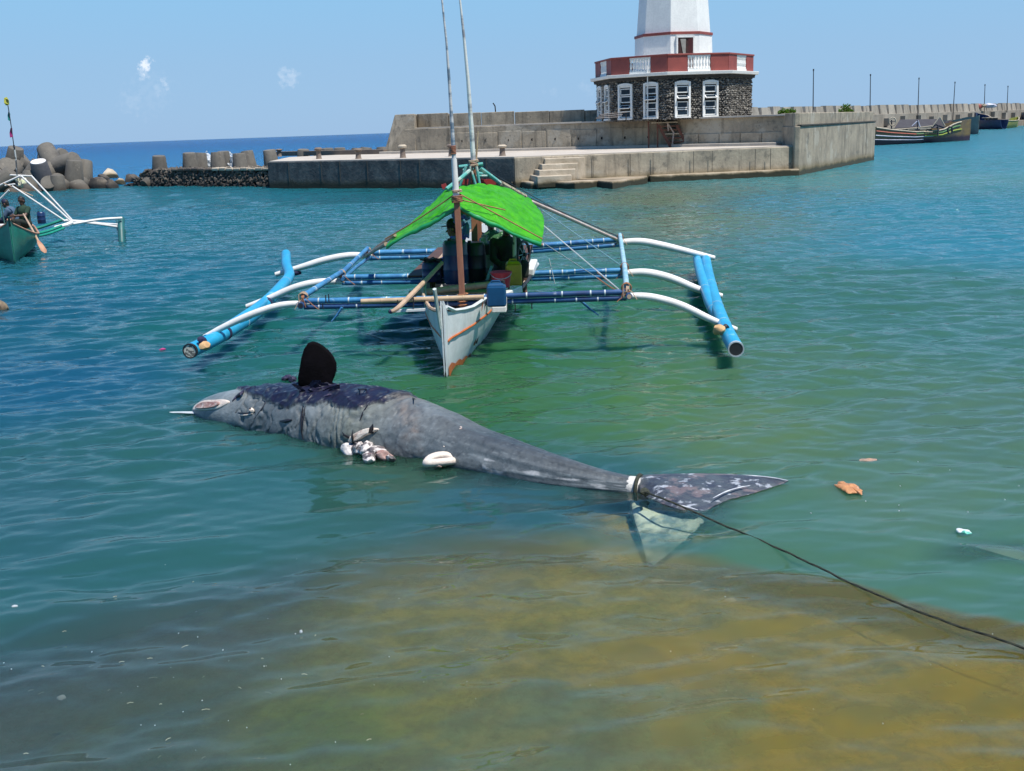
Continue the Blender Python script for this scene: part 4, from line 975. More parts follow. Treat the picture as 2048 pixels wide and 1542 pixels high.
# thin white jaw reaching forward just awash
J = [PZ(470,826,.01), PZ(430,826,.01), PZ(395,826,.01), PZ(360,825,.012), PZ(326,825,.012)]
mb = MB(); mb.tube(curve_pts(J, 6), [.05-.0017*k for k in range(25)], 10, squash=.6)
mb.build('lower_jaw', mat('pale_jaw', (.56,.60,.62,1), (.40,.45,.48,1), scale=10, rough=.5), whale, smooth=True)
def skinline(name, pts, rad, m, lift=.004, parent=whale):
    ps = [onwhale(x, y, lift)[0] for x, y in pts]; mb = MB(); cp = curve_pts(ps, 5); n_ = len(cp)
    mb.tube(cp, [rad*(.35+.65*math.sin(math.pi*min(.98, max(.02, i/(n_-1))))) for i in range(n_)], 6); return mb.build(name, m, parent, smooth=True)
BLK = mat('wet_black', (.010,.010,.013,1), (.02,.02,.028,1), scale=8, rough=.35)
skinline('mouth_line', [(468,824),(478,826),(488,827),(500,825)], .012, BLK, .0)
skinline('mouth_fold', [(472,828),(482,830),(494,830),(505,827)], .008, FLW, .002)
p, nn_ = onwhale(504, 821, .0); mb = MB(); mb.rock(p, (.028,.028,.034), 5, 1); ey = mb.build('eye', FLW, whale, smooth=True)
p, nn_ = onwhale(503, 819, .022); mb = MB(); mb.rock(p, (.014,.014,.014), 6, 1); mb.build('pupil', BLK, ey, smooth=True)
skinline('skin_crease', [(508,838),(520,822),(531,806),(533,795),(528,788)], .008, mat('crease', (.05,.055,.07,1), rough=.5), .0)
skinline('skin_crease', [(498,773),(486,784),(474,794),(465,803)], .018, SKD, .004)
skinline('skin_crease', [(560,842),(572,842),(584,840)], .020, BLK, .0)
skinline('rope_band', [(613,790),(609,805),(605,825),(603,850),(604,866),(607,880)], .010, BLK, .006)
skinline('rope_band', [(619,793),(612,812),(608,840),(606,862)], .006, BLK, .01)
skinline('skin_crease', [(742,797),(735,812),(726,826),(720,840)], .012, BLK, .0)
skinline('skin_crease', [(700,770),(716,778),(734,779),(756,776),(790,781),(826,797),(828,799)], .008, BLK, .004)
# open wound with entrails at the belly
patch('blubber_flap', [(697,879),(703,872),(716,866),(730,859),(745,856),(762,857),(758,862),(742,868),(730,873),(720,881),(710,886),(699,884)], FLW, .01, .035, label='strip of pale blubber with dark tatters')
ZB = mat('blotched_entrails', (.78,.72,.68,1), (.035,.025,.03,1), scale=9, rough=.4, bump=.015, contrast=(.46,.54), detail=3, spots=[(12,.60,(.42,.22,.22,1),.6)])
en = None
for i, (px, py, a_, b2, c2) in enumerate([(706,899,.10,.08,.07),(722,896,.08,.06,.07),(738,897,.10,.07,.08),(752,903,.11,.07,.075),(768,908,.09,.06,.05),(738,911,.14,.06,.045),(782,913,.05,.04,.025),(718,888,.06,.03,.03)]):
    p = PZ(px, py+4, .04) if py > 900 else onwhale(px, py, .02)[0]; mb = MB(); mb.rock(p, (a_, b2, c2), i+40, 2)
    mb.build('entrails', ZB if i != 4 else FLP, whale, smooth=True)
for (px, py, h_, ln_) in [(709,884,.13,.0),(745,866,.09,.01),(702,876,.07,-.05)]:
    p, nn_ = onwhale(px, py, .02); mb = MB(); mb.tube([p, p+Vector((ln_,-.03,h_*.6)), p+Vector((ln_*1.5+.01,-.02,h_))], [.028,.022,.003], 7, squash=.5); mb.build('torn_tatter', BLK, whale, smooth=True)
# pale ring of blubber further back
cr = PZ(880, 929, .03); mb = MB(); pts = []
for k in range(25):
    a = 2*math.pi*k/24; pts.append(cr+Vector((.125*math.cos(a), .06*math.sin(a)+.03*math.cos(a), .02+.05*(1 if math.sin(a) > 0 else .4)*abs(math.sin(a)))))
mb.tube(pts, .036, 10, cap=False); o = mb.build('blubber_ring', FLW, whale, smooth=True); o['label'] = 'cream coloured ring of blubber at the waterline'
mb = MB(); mb.rock(cr+Vector((0,0,.01)), (.10,.05,.028), 8, 1); mb.build('ring_core', FLP, whale, smooth=True)
for (px, py, a_) in [(923,855,.03),(921,858,.016),(889,893,.014),(890,921,.012)]:
    p, nn_ = onwhale(px, py, 0); mb = MB(); mb.rock(p, (a_, .012, a_*.7), px); mb.build('flesh_spot', FLP if px > 900 else FLW, whale, smooth=True)

# ---- flukes: one above, one below the surface
def fluke(name, LE, TE, thick, mt, label):
    """lofted blade: leading and trailing edge survey points (px, py, height)"""
    le = curve_pts([PZ(*p) for p in LE], 12); te = curve_pts([PZ(*p) for p in TE], 12); N = min(len(le), len(te)); M_ = 22; bm = bmesh.new(); rows = []
    for i in range(N):
        t = i/(N-1); row = []; th = thick*(1-.85*t)
        for side in (1, -1):
            rng = range(M_+1) if side > 0 else range(M_-1, 0, -1)
            for j in rng:
                u = j/M_; jag = (.010*noise.noise(Vector((i*.55, 3.3, 0))) if 0 < i < N-1 else 0)
                p = lerp(le[i], te[i], u+(jag*u*4 if u > .7 else 0)); sh = (math.sin(math.pi*u**.6))*th
                rel = .35*th*noise.noise(Vector((p.x*7, p.y*7, 0)))+.2*th*noise.noise(Vector((p.x*19, p.y*19, 4)))
                row.append(bm.verts.new(p+Vector((0,0, side*sh*(.9 if side > 0 else .6)+(rel*math.sin(math.pi*u) if side > 0 else 0)-WHO.z))-Vector((WHO.x,WHO.y,0))))
        rows.append(row)
    K = len(rows[0])
    for a_, b_ in zip(rows[:-1], rows[1:]):
        for k in range(K): bm.faces.new((a_[k], a_[(k+1)%K], b_[(k+1)%K], b_[k]))
    bm.faces.new(rows[0]); bm.faces.new(rows[-1][::-1]); bmesh.ops.recalc_face_normals(bm, faces=bm.faces)
    me = bpy.data.meshes.new(name); bm.to_mesh(me); bm.free(); me.materials.append(mt); me.shade_smooth()
    o = bpy.data.objects.new(name, me); COL.objects.link(o); o.parent = whale; o['label'] = label; WL[o.name] = WHO.copy(); return o
FK = mat('fluke_skin', tuple(bgrey*.80)+(1,), tuple(c3(50,52,66))+(1,), scale=7, rough=.34, bump=.010, bscale=30, spots=[(5,.54,tuple(c3(118,104,104))+(1,),.7),(9,.57,(.40,.43,.47,1),.8),(26,.58,(.03,.03,.045,1),.5)], stretch=(1,1.6,1))
FK2 = mat('submerged_fluke_skin', (.74,.80,.68,1), (.18,.28,.32,1), scale=5, rough=.6, bump=.01, spots=[(9,.60,(.9,.95,.85,1),.6)], contrast=(.42,.56))
fluke('fluke', [(1268,956,.06),(1300,950,.09),(1360,947,.09),(1430,947,.08),(1500,951,.06),(1577,961,.045)], [(1282,992,.0),(1340,1014,.0),(1400,1026,-.01),(1448,1004,.0),(1512,985,.01),(1571,966,.035)], .05, FK, 'grey tail fluke lying on the surface, pointing right')
fluke('fluke', [(1264,984,-.07),(1260,1010,-.11),(1266,1040,-.14),(1280,1080,-.17),(1294,1126,-.20)], [(1300,1000,-.02),(1400,1036,-.05),(1394,1056,-.09),(1364,1086,-.14),(1308,1130,-.19)], .035, FK2, 'pale tail fluke hanging below the surface')
# white scar edge of the upper fluke, and white band at the stock
WSC = mat('white_scar', (.66,.68,.70,1), (.40,.42,.47,1), scale=14, rough=.5, contrast=(.45,.6), bump=.004)
def scar(pts, z, r0):
    mb = MB(); cp = curve_pts([PZ(x, y, z) for x, y in pts], 6); n_ = len(cp); mb.tube(cp, [r0*(.4+.6*math.sin(math.pi*min(.97, max(.03, i/(n_-1))))) for i in range(n_)], 6, squash=.5); mb.build('scar', WSC, whale, smooth=True)
scar([(1460,949),(1510,951.5),(1550,956),(1576,961)], .062, .007)
scar([(1426,996),(1452,983),(1478,975),(1500,971)], .055, .008)
scar([(1350,1008),(1372,1013),(1396,1020)], .02, .007)
# pale band at the tail stock
mb = MB(); tip = Vector((xs[-1], ys[-1], 0)); pre = Vector((xs[-14], ys[-14], 0)); dT = (tip-pre).normalized(); rT = rs_[-1]
mb.tube([tip-dT*.10, tip-dT*.05, tip, tip+dT*.05, tip+dT*.12], [rT*1.0, rT*1.07, rT*1.08, rT*1.02, rT*.6], 26, squash=1.0)
o = mb.build('stock_band', mat('rope_burn_scar', (.70,.68,.62,1), (.45,.43,.42,1), scale=13, rough=.5, bump=.01, spots=[(11,.62,(.10,.10,.14,1),.7)]), whale, smooth=True); o['label'] = 'whitened rope worn band round the tail stock'

# ---- the tow rope, looped round the stock and led ashore to the right
ROPE = mat('dark_rope', (.018,.022,.016,1), (.05,.055,.035,1), scale=60, rough=.9)
rope = thing('tow_rope', 'dark rope tied round the tail stock and led ashore towards the lower right', 'rope', tuple(tip))
lp = []
uu = dT.cross(Vector((0,0,1))).normalized()
for k in range(27):
    a = 2*math.pi*k/26; lp.append(tip+dT*.035+(uu*math.cos(a)+Vector((0,0,1))*math.sin(a))*(rT*1.10+.012))
mb = MB(); mb.tube(lp, .017, 7, cap=False); mb.build('loop', ROPE, rope, smooth=True)
mb = MB(); kn = PZ(1290, 984, .07); mb.rock(kn, (.05,.035,.04), 5, 1); mb.build('knot', ROPE, rope, smooth=True)
E = PZ(2048, 1296, .04); P_ = [(1290,984),(1340,1003),(1410,1034),(1500,1072),(1600,1117),(1700,1165),(1800,1208),(1900,1246),(2048,1296)]
zz = np.interp([p[0] for p in P_], [1290,1345,1410,1500,2048], [.08,.11,.05,.02,E.z])
path = [PZ(x, y, z) for (x, y), z in zip(P_, zz)]
path += [path[-1]+(path[-1]-path[-2])*1.5+Vector((0,0,-.08)), path[-1]+(path[-1]-path[-2])*4.0+Vector((0,0,-.05)), Vector((path[-1].x+6, 1.1, 1.42)), Vector((path[-1].x+6.6, -.5, 1.42))]
cp = curve_pts(path, 14); 
mb = MB()     # three twisted strands
Ltot = sum((cp[i+1]-cp[i]).length for i in range(len(cp)-1)); fine = []
for i in range(len(cp)-1):
    k = max(1, int((cp[i+1]-cp[i]).length/.022))
    for q in range(k): fine.append(lerp(cp[i], cp[i+1], q/k)+Vector((0,0,.006*noise.noise(cp[i]*6))))
for s3 in range(3):
    pts = []
    for i, p in enumerate(fine):
        d_ = (fine[min(i+1,len(fine)-1)]-fine[max(0,i-1)]).normalized(); u = d_.cross(Vector((0,0,1))).normalized(); v = u.cross(d_); a = i*.55+s3*2.094
        pts.append(p+(u*math.cos(a)+v*math.sin(a))*.0036)
    mb.tube(pts, .0047, 5)
mb.build('rope_line', ROPE, rope, smooth=True)

# ------------------------------------------------------------------ things adrift
def adrift(name, label, cat, px, py, pts, m, th=.02, z=.012, rot=0):
    p = PZ(px, py, z); t = thing(name, label, cat, tuple(p)); ps = [PZ(x, y, z) for x, y in pts]; N = len(ps); c = sum(ps, Vector())/N; mb = MB(); vs = []
    ps = curve_pts(ps+[ps[0]], 4)[:-1]; ps = [c+(q-c)*(1+.35*noise.noise(q*23+Vector((3,0,0)))+.18*noise.noise(q*60)) for q in ps]; N = len(ps)
    for rf, zz_ in ((1,-.5),(1.0,.1),(.8,.8),(.4,1.0)):
        for q in ps: w_ = c+(q-c)*rf; vs.append(w_+Vector((0,0,th*zz_*(.6+1.6*noise.noise(w_*26)))))
    vs.append(c+Vector((0,0,th))); fs = [tuple(range(N))]
    for r_ in range(3):
        for k in range(N): fs.append((r_*N+k, r_*N+(k+1)%N, (r_+1)*N+(k+1)%N, (r_+1)*N+k))
    for k in range(N): fs.append((3*N+k, 3*N+(k+1)%N, 4*N))
    mb.add(vs, fs); o = mb.build('crumpled_sheet', m, t, smooth='full', subsurf=1); bm = bmesh.new(); bm.from_mesh(o.data); bmesh.ops.recalc_face_normals(bm, faces=bm.faces); bm.to_mesh(o.data); bm.free(); return t
adrift('floating_scrap', 'orange scrap of flesh drifting right of the tail', 'scrap', 1697, 977, [(1668,967),(1676,964),(1692,966),(1706,969),(1718,975),(1727,984),(1725,991),(1716,988),(1700,988),(1684,982),(1672,975)],
       mat('orange_flesh', (.62,.30,.12,1), (.42,.16,.06,1), scale=20, rough=.5, bump=.01, spots=[(20,.62,(.7,.5,.35,1),.6)]), .022)
adrift('floating_scrap', 'pale pinkish scrap drifting above the orange one', 'scrap', 1735, 924, [(1712,924),(1722,918),(1736,917),(1750,916),(1757,921),(1752,927),(1738,930),(1722,931)],
       mat('pink_scrap', (.55,.32,.20,1), (.28,.20,.15,1), scale=22, rough=.5, bump=.01, contrast=(.42,.56)), .012, .004)
adrift('plastic_wrapper', 'small white and green plastic wrapper drifting near the right photo edge', 'wrapper', 1928, 1064, [(1911,1059),(1918,1058),(1928,1063),(1940,1062),(1946,1067),(1938,1070),(1926,1067),(1914,1064)],
       mat('wrapper_plastic', (.80,.82,.82,1), (.03,.42,.30,1), scale=5, rough=.3, contrast=(.48,.52)), .02)
pk = PZ(2000, 1096, -.12); t = thing('sunken_board', 'pale board drifting just under the surface at the right photo edge', 'board', tuple(pk))
q = [PZ(1950,1094,-.05), PZ(1975,1080,-.05), PZ(2075,1110,-.05), PZ(2068,1128,-.05)]
mb = MB(); mb.add([p for p in q]+[p-Vector((0,0,.025)) for p in q], [(0,1,2,3),(7,6,5,4),(0,4,5,1),(1,5,6,2),(2,6,7,3),(3,7,4,0)])
mb.build('board_plank', mat('pale_board', (.42,.50,.42,1), rough=.8), t)
p = PZ(2, 610, .1); mb = MB(); mb.rock((0,0,0), (.16,.14,.13), 5, 1); o = mb.build('buoy', mat('brown_buoy', (.30,.22,.12,1), (.10,.07,.05,1), scale=5, rough=.6), smooth=True); o.location = (p.x-.04, p.y, .05); tag(o, 'brown mooring buoy cut by the left photo edge', 'buoy')
p = PZ(325, 699, .01); mb = MB(); mb.rock((0,0,0), (.05,.02,.01), 5, 1); o = mb.build('floating_petal', mat('magenta_scrap', (.50,.05,.22,1), rough=.6), smooth=True); o.location = p; tag(o, 'tiny magenta scrap drifting left of the blue float end', 'scrap')
for (px, py, s_, lb_) in [(30,1215,.018,'white crumb of foam at the left edge of the photo'),(123,1395,.017,'white crumb of foam amid the drifting straws, lower left'),(602,1263,.010,'tiny white fleck drifting alone over the olive bottom')]:
    p = PZ(px, py, .004); mb = MB(); mb.rock((0,0,0), (s_*1.3, s_, s_*.5), px, 1); o = mb.build('foam_crumb', MATS['white_foam'], smooth=True); o.location = p; tag(o, lb_, 'foam', 'white foam crumbs adrift')
rs = random.Random(21); mb = MB(); mf = MB()
for i in range(64):
    px, py = rs.gauss(330,210), rs.gauss(1330,95)
    if py < 1130: continue
    p = PZ(px, py, .004); a = rs.gauss(.5,.6); l_ = rs.uniform(.012,.05); d_ = Vector((math.cos(a), math.sin(a), 0))*l_
    if i % 2: mb.tube([p-d_/2, p+Vector((0,.003,.002)), p+d_/2], .0017, 4)
    else: mf.rock(p, (rs.uniform(.0015,.0045), rs.uniform(.0015,.004), .002), i)
for i in range(26):
    px, py = rs.uniform(200,2040), rs.uniform(1100,1530); p = PZ(px, py, .003); mf.rock(p, (rs.uniform(.001,.0035),)*3, i)
for i in range(14):
    px, py = rs.uniform(1620,2040), rs.uniform(900,1090); p = PZ(px, py, .003); mf.rock(p, (rs.uniform(.005,.010),.006,.004), i)
tag(mb.build('drifting_straws', mat('pale_straw', (.42,.42,.30,1), (.25,.25,.18,1), scale=9, rough=.7)), 'pale straws drifting on the water at the lower left', None, None, 'stuff')
tag(mf.build('drifting_specks', MATS['white_foam']), 'tiny white specks of foam drifting on the near water', None, None, 'stuff')
# ================================================================== the front outrigger boat
BW = mat('boat_white', (.74,.77,.76,1), (.60,.64,.64,1), scale=3, rough=.45, bump=.003, streak=(5,.5,.35,(.36,.36,.33,1)), spots=[(9,.66,(.25,.22,.18,1),.35)])
ORG = mat('orange_paint', (.50,.13,.025,1), (.36,.09,.02,1), scale=7, rough=.55, spots=[(12,.62,(.5,.45,.4,1),.4)])
BBL = mat('worn_blue_bamboo', (.06,.27,.50,1), (.02,.10,.28,1), scale=5, rough=.42, bump=.003, spots=[(7,.60,(.30,.50,.62,1),.7),(5,.66,(.03,.05,.10,1),.5)])
BDK = mat('dark_blue_bamboo', (.018,.045,.13,1), (.03,.10,.25,1), scale=4, rough=.4, spots=[(6,.63,(.35,.42,.5,1),.6)])
NODE = mat('white_bamboo_joint', (.62,.68,.70,1), rough=.6)
BRN = mat('bare_bamboo', (.52,.38,.24,1), (.36,.24,.14,1), scale=5, rough=.5, bump=.003)
ARM = mat('white_arm', (.78,.77,.74,1), (.66,.64,.60,1), scale=4, rough=.45, spots=[(7,.66,(.40,.36,.30,1),.4)])
CYN = mat('cyan_float', (.022,.36,.60,1), (.018,.27,.50,1), scale=3, rough=.4, bump=.003, spots=[(5,.62,(.25,.58,.66,1),.5),(10,.68,(.02,.12,.25,1),.5)])
BRW = mat('red_brown_timber', (.34,.145,.085,1), (.25,.10,.06,1), scale=6, rough=.6, bump=.003, stretch=(4,4,.6))
TAN = mat('tan_wood', (.50,.36,.25,1), (.36,.25,.17,1), scale=7, rough=.7, bump=.004)
TIE = mat('orange_lashing', (.40,.17,.08,1), (.22,.11,.07,1), scale=30, rough=.9)
BKM = mat('black_rubber', (.012,.012,.014,1), (.03,.03,.035,1), scale=6, rough=.5)
INT = mat('dark_boat_interior', (.10,.045,.03,1), (.05,.03,.025,1), scale=4, rough=.8)
STR = mat('white_twine', (.55,.60,.62,1), rough=.7)

B0 = PZ(896, 748, 0); AX = Vector((.055, 1, 0)).normalized(); SX = Vector((AX.y, -AX.x, 0))     # SX points to the right of the picture
def hp(s, x, z): return Vector((B0.x, B0.y, 0))+AX*s+SX*x+Vector((0,0,z))
boat = thing('outrigger_boat', 'white outrigger fishing boat under a bright green awning, bow towards the viewer', 'boat', tuple(B0))
# hull: stations (s, half beam at gunwale, half beam at chine, gunwale z, keel z)
ST = [(-.28,.025,.015,.98,.10),(.0,.035,.02,.80,-.12),(.35,.16,.06,.745,-.20),(.8,.30,.13,.72,-.24),(1.5,.46,.22,.76,-.27),(2.6,.60,.32,.80,-.30),(4.2,.68,.38,.82,-.30),(6.5,.66,.36,.86,-.30),(8.8,.50,.26,.94,-.24),(10.4,.26,.10,1.05,-.1),(11.2,.05,.03,1.15,.05)]
def hull(parent, hpf, ST, m, name='hull', th=.035, mstripe=None):
    mb = MB(); prof = []
    for (s, bt, bc, zt_, zk) in ST:
        out = [(bt, zt_), (bt*.95+bc*.05, zt_*.72+.04), (bc+(bt-bc)*.58, zt_*.35), (bc*1.02, .02), (bc*.55, zk*.75), (.0, zk)]
        ring = [hpf(s, x, z) for x, z in out]+[hpf(s, -x, z) for x, z in reversed(out[:-1])]
        inn = [(max(.005, bt-th), zt_), (max(.005, bt*.95+bc*.05-th), zt_*.72+.04), (max(.004, bc+(bt-bc)*.58-th), zt_*.35), (max(.003, bc*1.02-th), .06), (max(.002, bc*.5-th), zk*.4), (.0, zk*.5)]
        ring2 = [hpf(s, -x, z) for x, z in inn]+[hpf(s, x, z) for x, z in reversed(inn[:-1])]
        prof.append(ring+ring2)
    K = len(prof[0]); vs = [p for r_ in prof for p in r_]; fs = []
    for i in range(len(prof)-1):
        for k in range(K): fs.append((i*K+k, i*K+(k+1)%K, (i+1)*K+(k+1)%K, (i+1)*K+k))
    fs += [tuple(range(K-1,-1,-1)), tuple((len(prof)-1)*K+k for k in range(K))]
    mb.add(vs, fs); o = mb.build(name, m, parent, smooth=True)
    bm = bmesh.new(); bm.from_mesh(o.data); bmesh.ops.recalc_face_normals(bm, faces=bm.faces); bm.to_mesh(o.data); bm.free(); return o
def gun(s, dx=0, dz=0, side=1):
    bt = np.interp(s, [a[0] for a in ST], [a[1] for a in ST]); zt_ = np.interp(s, [a[0] for a in ST], [a[3] for a in ST]); return hp(s, side*(bt+dx), zt_+dz)
hull(boat, hp, ST, BW)
def hullside(s, z, side=1, off=.006):
    a = lambda k: float(np.interp(s, [q[0] for q in ST], [q[k] for q in ST])); bt, bc, zt_ = a(1), a(2), a(3)
    x = np.interp(z, [-.1,.02,zt_*.35,zt_*.72+.04,zt_], [bc*.8,bc*1.02,bc+(bt-bc)*.58,bt*.95+bc*.05,bt]); return hp(s, side*(x+off), z)
for side in (1,-1):
    mb = MB(); mb.tube([hullside(s, .445+.05*s, side, .004) for s in np.linspace(-.1, 2.4, 18)], .014, 6); mb.build('orange_stripe', ORG, boat, smooth=True)
    # orange bottom paint at the bow
    mb = MB(); vs = []; ss_ = np.linspace(-.12, 1.2, 14)
    for s in ss_: vs += [hullside(s, -.06, side, .008), hullside(s, max(-.02, .12-.09*s+.02*math.sin(s*17)), side, .008)]
    mb.add(vs, [(2*i, 2*i+2, 2*i+3, 2*i+1) if side > 0 else (2*i, 2*i+1, 2*i+3, 2*i+2) for i in range(len(ss_)-1)]); mb.build('bottom_paint', ORG, boat)
    mb = MB(); mb.tube([gun(s, .0, .012, side) for s in np.linspace(-.1, 11, 40)], .024, 6); mb.build('gunwale', BW if side > 0 else TAN, boat, smooth=True)
# stem post
mb = MB(); s0 = hp(-.06, -.0, .0); tp = PY(869, 578, B0.y-.42)
mb.tube([hp(.06,0,-.15), hp(-.02,0,.2), lerp(s0, tp, .6), tp], [.030,.032,.032,.036], 6, squash=.7); mb.build('stem_post', mat('worn_stem', (.62,.66,.62,1), (.20,.28,.26,1), scale=9, rough=.6, stretch=(1,1,.4)), boat, smooth=True)
# number painted faintly on the bow plank is unreadable in the photo: only scuffs in the paint
mb = MB(); mb.beam(hullside(1.15,.14,1,.012), hullside(1.15,.74,1,.012), .03, .02); mb.build('side_batten', BRW, boat)
mb = MB(); mb.beam(hullside(1.27,.14,1,.012), hullside(1.27,.72,1,.012), .02, .02); mb.build('side_batten', BKM, boat)
# inside floor and thwarts
mb = MB(); fl_ = [hp(s, x, .18) for s, x in ((.5,-.1),(1.5,-.28),(4,-.42),(8,-.34),(10,-.1),(10,.1),(8,.34),(4,.42),(1.5,.28),(.5,.1))]; mb.add(fl_, [tuple(range(9,-1,-1))]); mb.build('floor', INT, boat)
for s in (2.9, 4.9, 6.6, 8.6): mb = MB(); mb.box(hp(s,0,.62), (1.1,.26,.03), Matrix.Rotation(-.055,3,'Z')); mb.build('thwart', TAN, boat)
# deck boards over the hull aft of the mast, wider than the hull
for i in range(7):
    x = -.85+i*.27; mb = MB(); mb.box(hp(5.6, x, .80), (.22, 4.2, .03), Matrix.Rotation(-.055,3,'Z')); mb.build('deck_board', INT, boat)

def bamboo(p0, p1, r0, r1, m, name, sag=0.0, nodes=6, parent=boat, bend=None):
    p0, p1 = Vector(p0), Vector(p1); n_ = 24; pts = []; rad = []
    for i in range(n_+1):
        t = i/n_; p = lerp(p0, p1, t)+Vector((0,0,-sag*4*t*(1-t)))
        if bend: p += Vector(bend)*4*t*(1-t)
        pts.append(p); rad.append(r0+(r1-r0)*t)
    mb = MB(); mb.tube(pts, rad, 10); o = mb.build(name, m, parent, smooth=True)
    if nodes:
        for k in range(1, nodes):
            t = k/nodes+.05*math.sin(k*5+p0.x*9); i = min(n_-1, int(t*n_)); p = pts[i]; d = (pts[i+1]-pts[i]).normalized(); rr_ = rad[i]
            mb = MB(); mb.tube([p-d*.010, p-d*.004, p+d*.004, p+d*.010], [rr_*1.01, rr_*1.09, rr_*1.09, rr_*1.01], 10); mb.build('joint_ring', NODE if m in (BBL, BDK) else m, o, smooth=True)
    return o
# cross beams: (left end px, right end px, y distance left, right)
YF, YM, YR_ = 14.9, 17.9, 22.0
def bal(px, py, y): return PY(px, py, y)
beams = [((608,608),(1253,590),YF+.15,YF-.15,.040),((684,560),(1249,546),YM+.1,YM-.1,.045),((736,511),(1240,484),YR_,YR_,.052)]
ends = []
for i, (l_, r_, yl, yr2, rd) in enumerate(beams):
    a, b = bal(*l_, yl), bal(*r_, yr2); ends.append((a, b))
    h_ = Vector((0,0,rd*1.02)); mid_ = (a+b)/2
    cx = proj(mid_)
    # two lashed bamboos, each in a left and a right half that overlap inboard
    sagf = (.0, .02, .10)[i]
    mm_ = lerp(a, b, .5)-Vector((0,0,(.02,.03,.07)[i]))
    bamboo(a+h_, mm_+h_+Vector((.3,0,0)), rd, rd*.9, BBL if i else BBL, 'cross_beam', nodes=7)
    bamboo(a-h_, mm_-h_+Vector((.3,.03,0)), rd*.95, rd*.9, BDK if i == 0 else BBL, 'cross_beam', nodes=6)
    bamboo(b+h_, mm_+h_+Vector((-.1,.07,.0)), rd, rd*.9, BDK if i == 0 else BBL, 'cross_beam', nodes=7)
    bamboo(b-h_, mm_-h_+Vector((-.1,.10,.0)), rd*.95, rd*.9, BDK if i == 0 else BBL, 'cross_beam', nodes=6)
# bare bamboo cross pieces at the bow
bamboo(PY(722,603,YF-.12), PY(968,594,YF-.12), .036, .034, BRN, 'bow_crosspiece', nodes=5)
bamboo(PY(818,588,16.0), PY(985,568,16.0), .05, .045, BRN, 'bow_crosspiece', nodes=4)
mb = MB(); mb.beam(PY(790,622,YF-.3), PY(898,617,YF-.3), .05, .03); mb.build('foot_rail', BW, boat)
for (x, y0, y1) in ((795,600,622),(827,596,620)): mb = MB(); mb.tube([PY(x,y0,YF-.3), PY(x,y1,YF-.3)], .008, 5); mb.build('hanger', BKM, boat)
# arms
arms = [((620,606),[(560,611),(500,630),(445,655),(408,674)],YF+.15,.045), ((690,563),[(640,564),(590,575),(535,598),(493,613)],YM+.1,.055), ((745,512),[(700,511),(650,520),(600,535),(551,549)],YR_,.065),
        ((1246,592),[(1300,594),(1360,610),(1420,638),(1473,659)],YF-.15,.05), ((1243,547),[(1290,545),(1340,556),(1395,578),(1444,592)],YM-.1,.062), ((1232,485),[(1280,483),(1325,491),(1375,503),(1429,516)],YR_,.068)]
tips = []
for (st_, pts, y, rd) in arms:
    cp = curve_pts([PY(*st_, y)]+[PY(*p, y) for p in pts], 7); n_ = len(cp)
    mb = MB(); mb.tube(cp, [rd*(.62+.5*math.sin(math.pi*min(1,.15+.8*i/(n_-1)))) for i in range(n_)], 10, squash=1.0); mb.build('outrigger_arm', ARM, boat, smooth=True); tips.append(cp)
# floats
def flt(pts, rd, name='float', m=CYN):
    cp = curve_pts(pts, 8); mb = MB(); mb.tube(cp, rd, 14); o = mb.build(name, m, boat, smooth=True); return cp, o
Lf = [PY(380,702,14.25), PY(440,672,15.2), PY(510,628,17.2), PY(550,588,18.6), PY(578,553,20.6), PY(573,530,22.0), PY(572,508,23.2)]
cpL, oL = flt(Lf, .098)
L2 = [PY(412,684,14.9), PY(474,646,16.0), PY(532,604,17.9), PY(574,560,20.2)]
cpl2, _ = flt([p+Vector((-.02,.10,.0)) for p in L2], .085)
Rf = [PY(1472,698,13.35), PY(1452,660,14.4), PY(1436,620,15.9), PY(1424,580,17.8), PY(1416,545,20.3), PY(1411,516,22.2)]
cpR, oR = flt(Rf, .098)
R2 = [PY(1448,652,15.0), PY(1422,610,16.4), PY(1408,570,18.2), PY(1398,536,20.6), PY(1394,516,22.3)]
cpr2, _ = flt(R2, .085)
# end caps: right one is an open dark pipe, left one shows a pale foam plug
def endcap(cp, m, r_, rimm, name):
    d = (cp[0]-cp[1]).normalized(); mb = MB(); mb.tube([cp[0]-d*.01, cp[0]+d*.006], r_*.86, 16); o = mb.build(name, m, boat)
    mb = MB(); mb.lathe(cp[0], [(r_*1.03,-.03),(r_*1.03,.012),(r_*.87,.012),(r_*.87,.002)], 18, axis=d, cap=False); mb.build('rim', rimm, o); return d
dR = endcap(cpR, BKM, .098, mat('grey_rim', (.5,.55,.58,1), rough=.5), 'float_end')
PLUG = mat('foam_plug', (.66,.62,.50,1), (.08,.08,.07,1), scale=22, rough=.8, contrast=(.54,.57), detail=2)
dL = endcap(cpL, PLUG, .098, BKM, 'float_end')
# lashings on the floats: dark and pale turns, foam pads under the arms
def band(cp, i, r_, m, w_=.03, name='lashing'):
    d = (cp[i+1]-cp[i]).normalized(); mb = MB(); mb.tube([cp[i]-d*w_, cp[i]+d*w_], r_, 14); mb.build(name, m, boat, smooth=True)
NAV = mat('navy_cloth', (.010,.012,.06,1), rough=.8); LBL = mat('pale_twine', (.45,.62,.66,1), rough=.8)
band(cpL, 9, .106, NAV, .045); band(cpL, 20, .104, NAV, .05); band(cpL, 13, .103, LBL, .006); band(cpL, 29, .103, LBL, .006)
for i in (10, 17, 26): band(cpR, i, .103, LBL, .006)
for i in (6, 14): band(cpr2, i, .09, LBL, .006)
PADM = mat('tan_foam_pad', (.66,.42,.20,1), (.45,.27,.13,1), scale=8, rough=.8, bump=.01)
def pad(px, py, y, sz, m=PADM): mb = MB(); mb.rock(PY(px, py, y), sz, px, 1); mb.build('foam_pad', m, boat, smooth=True)
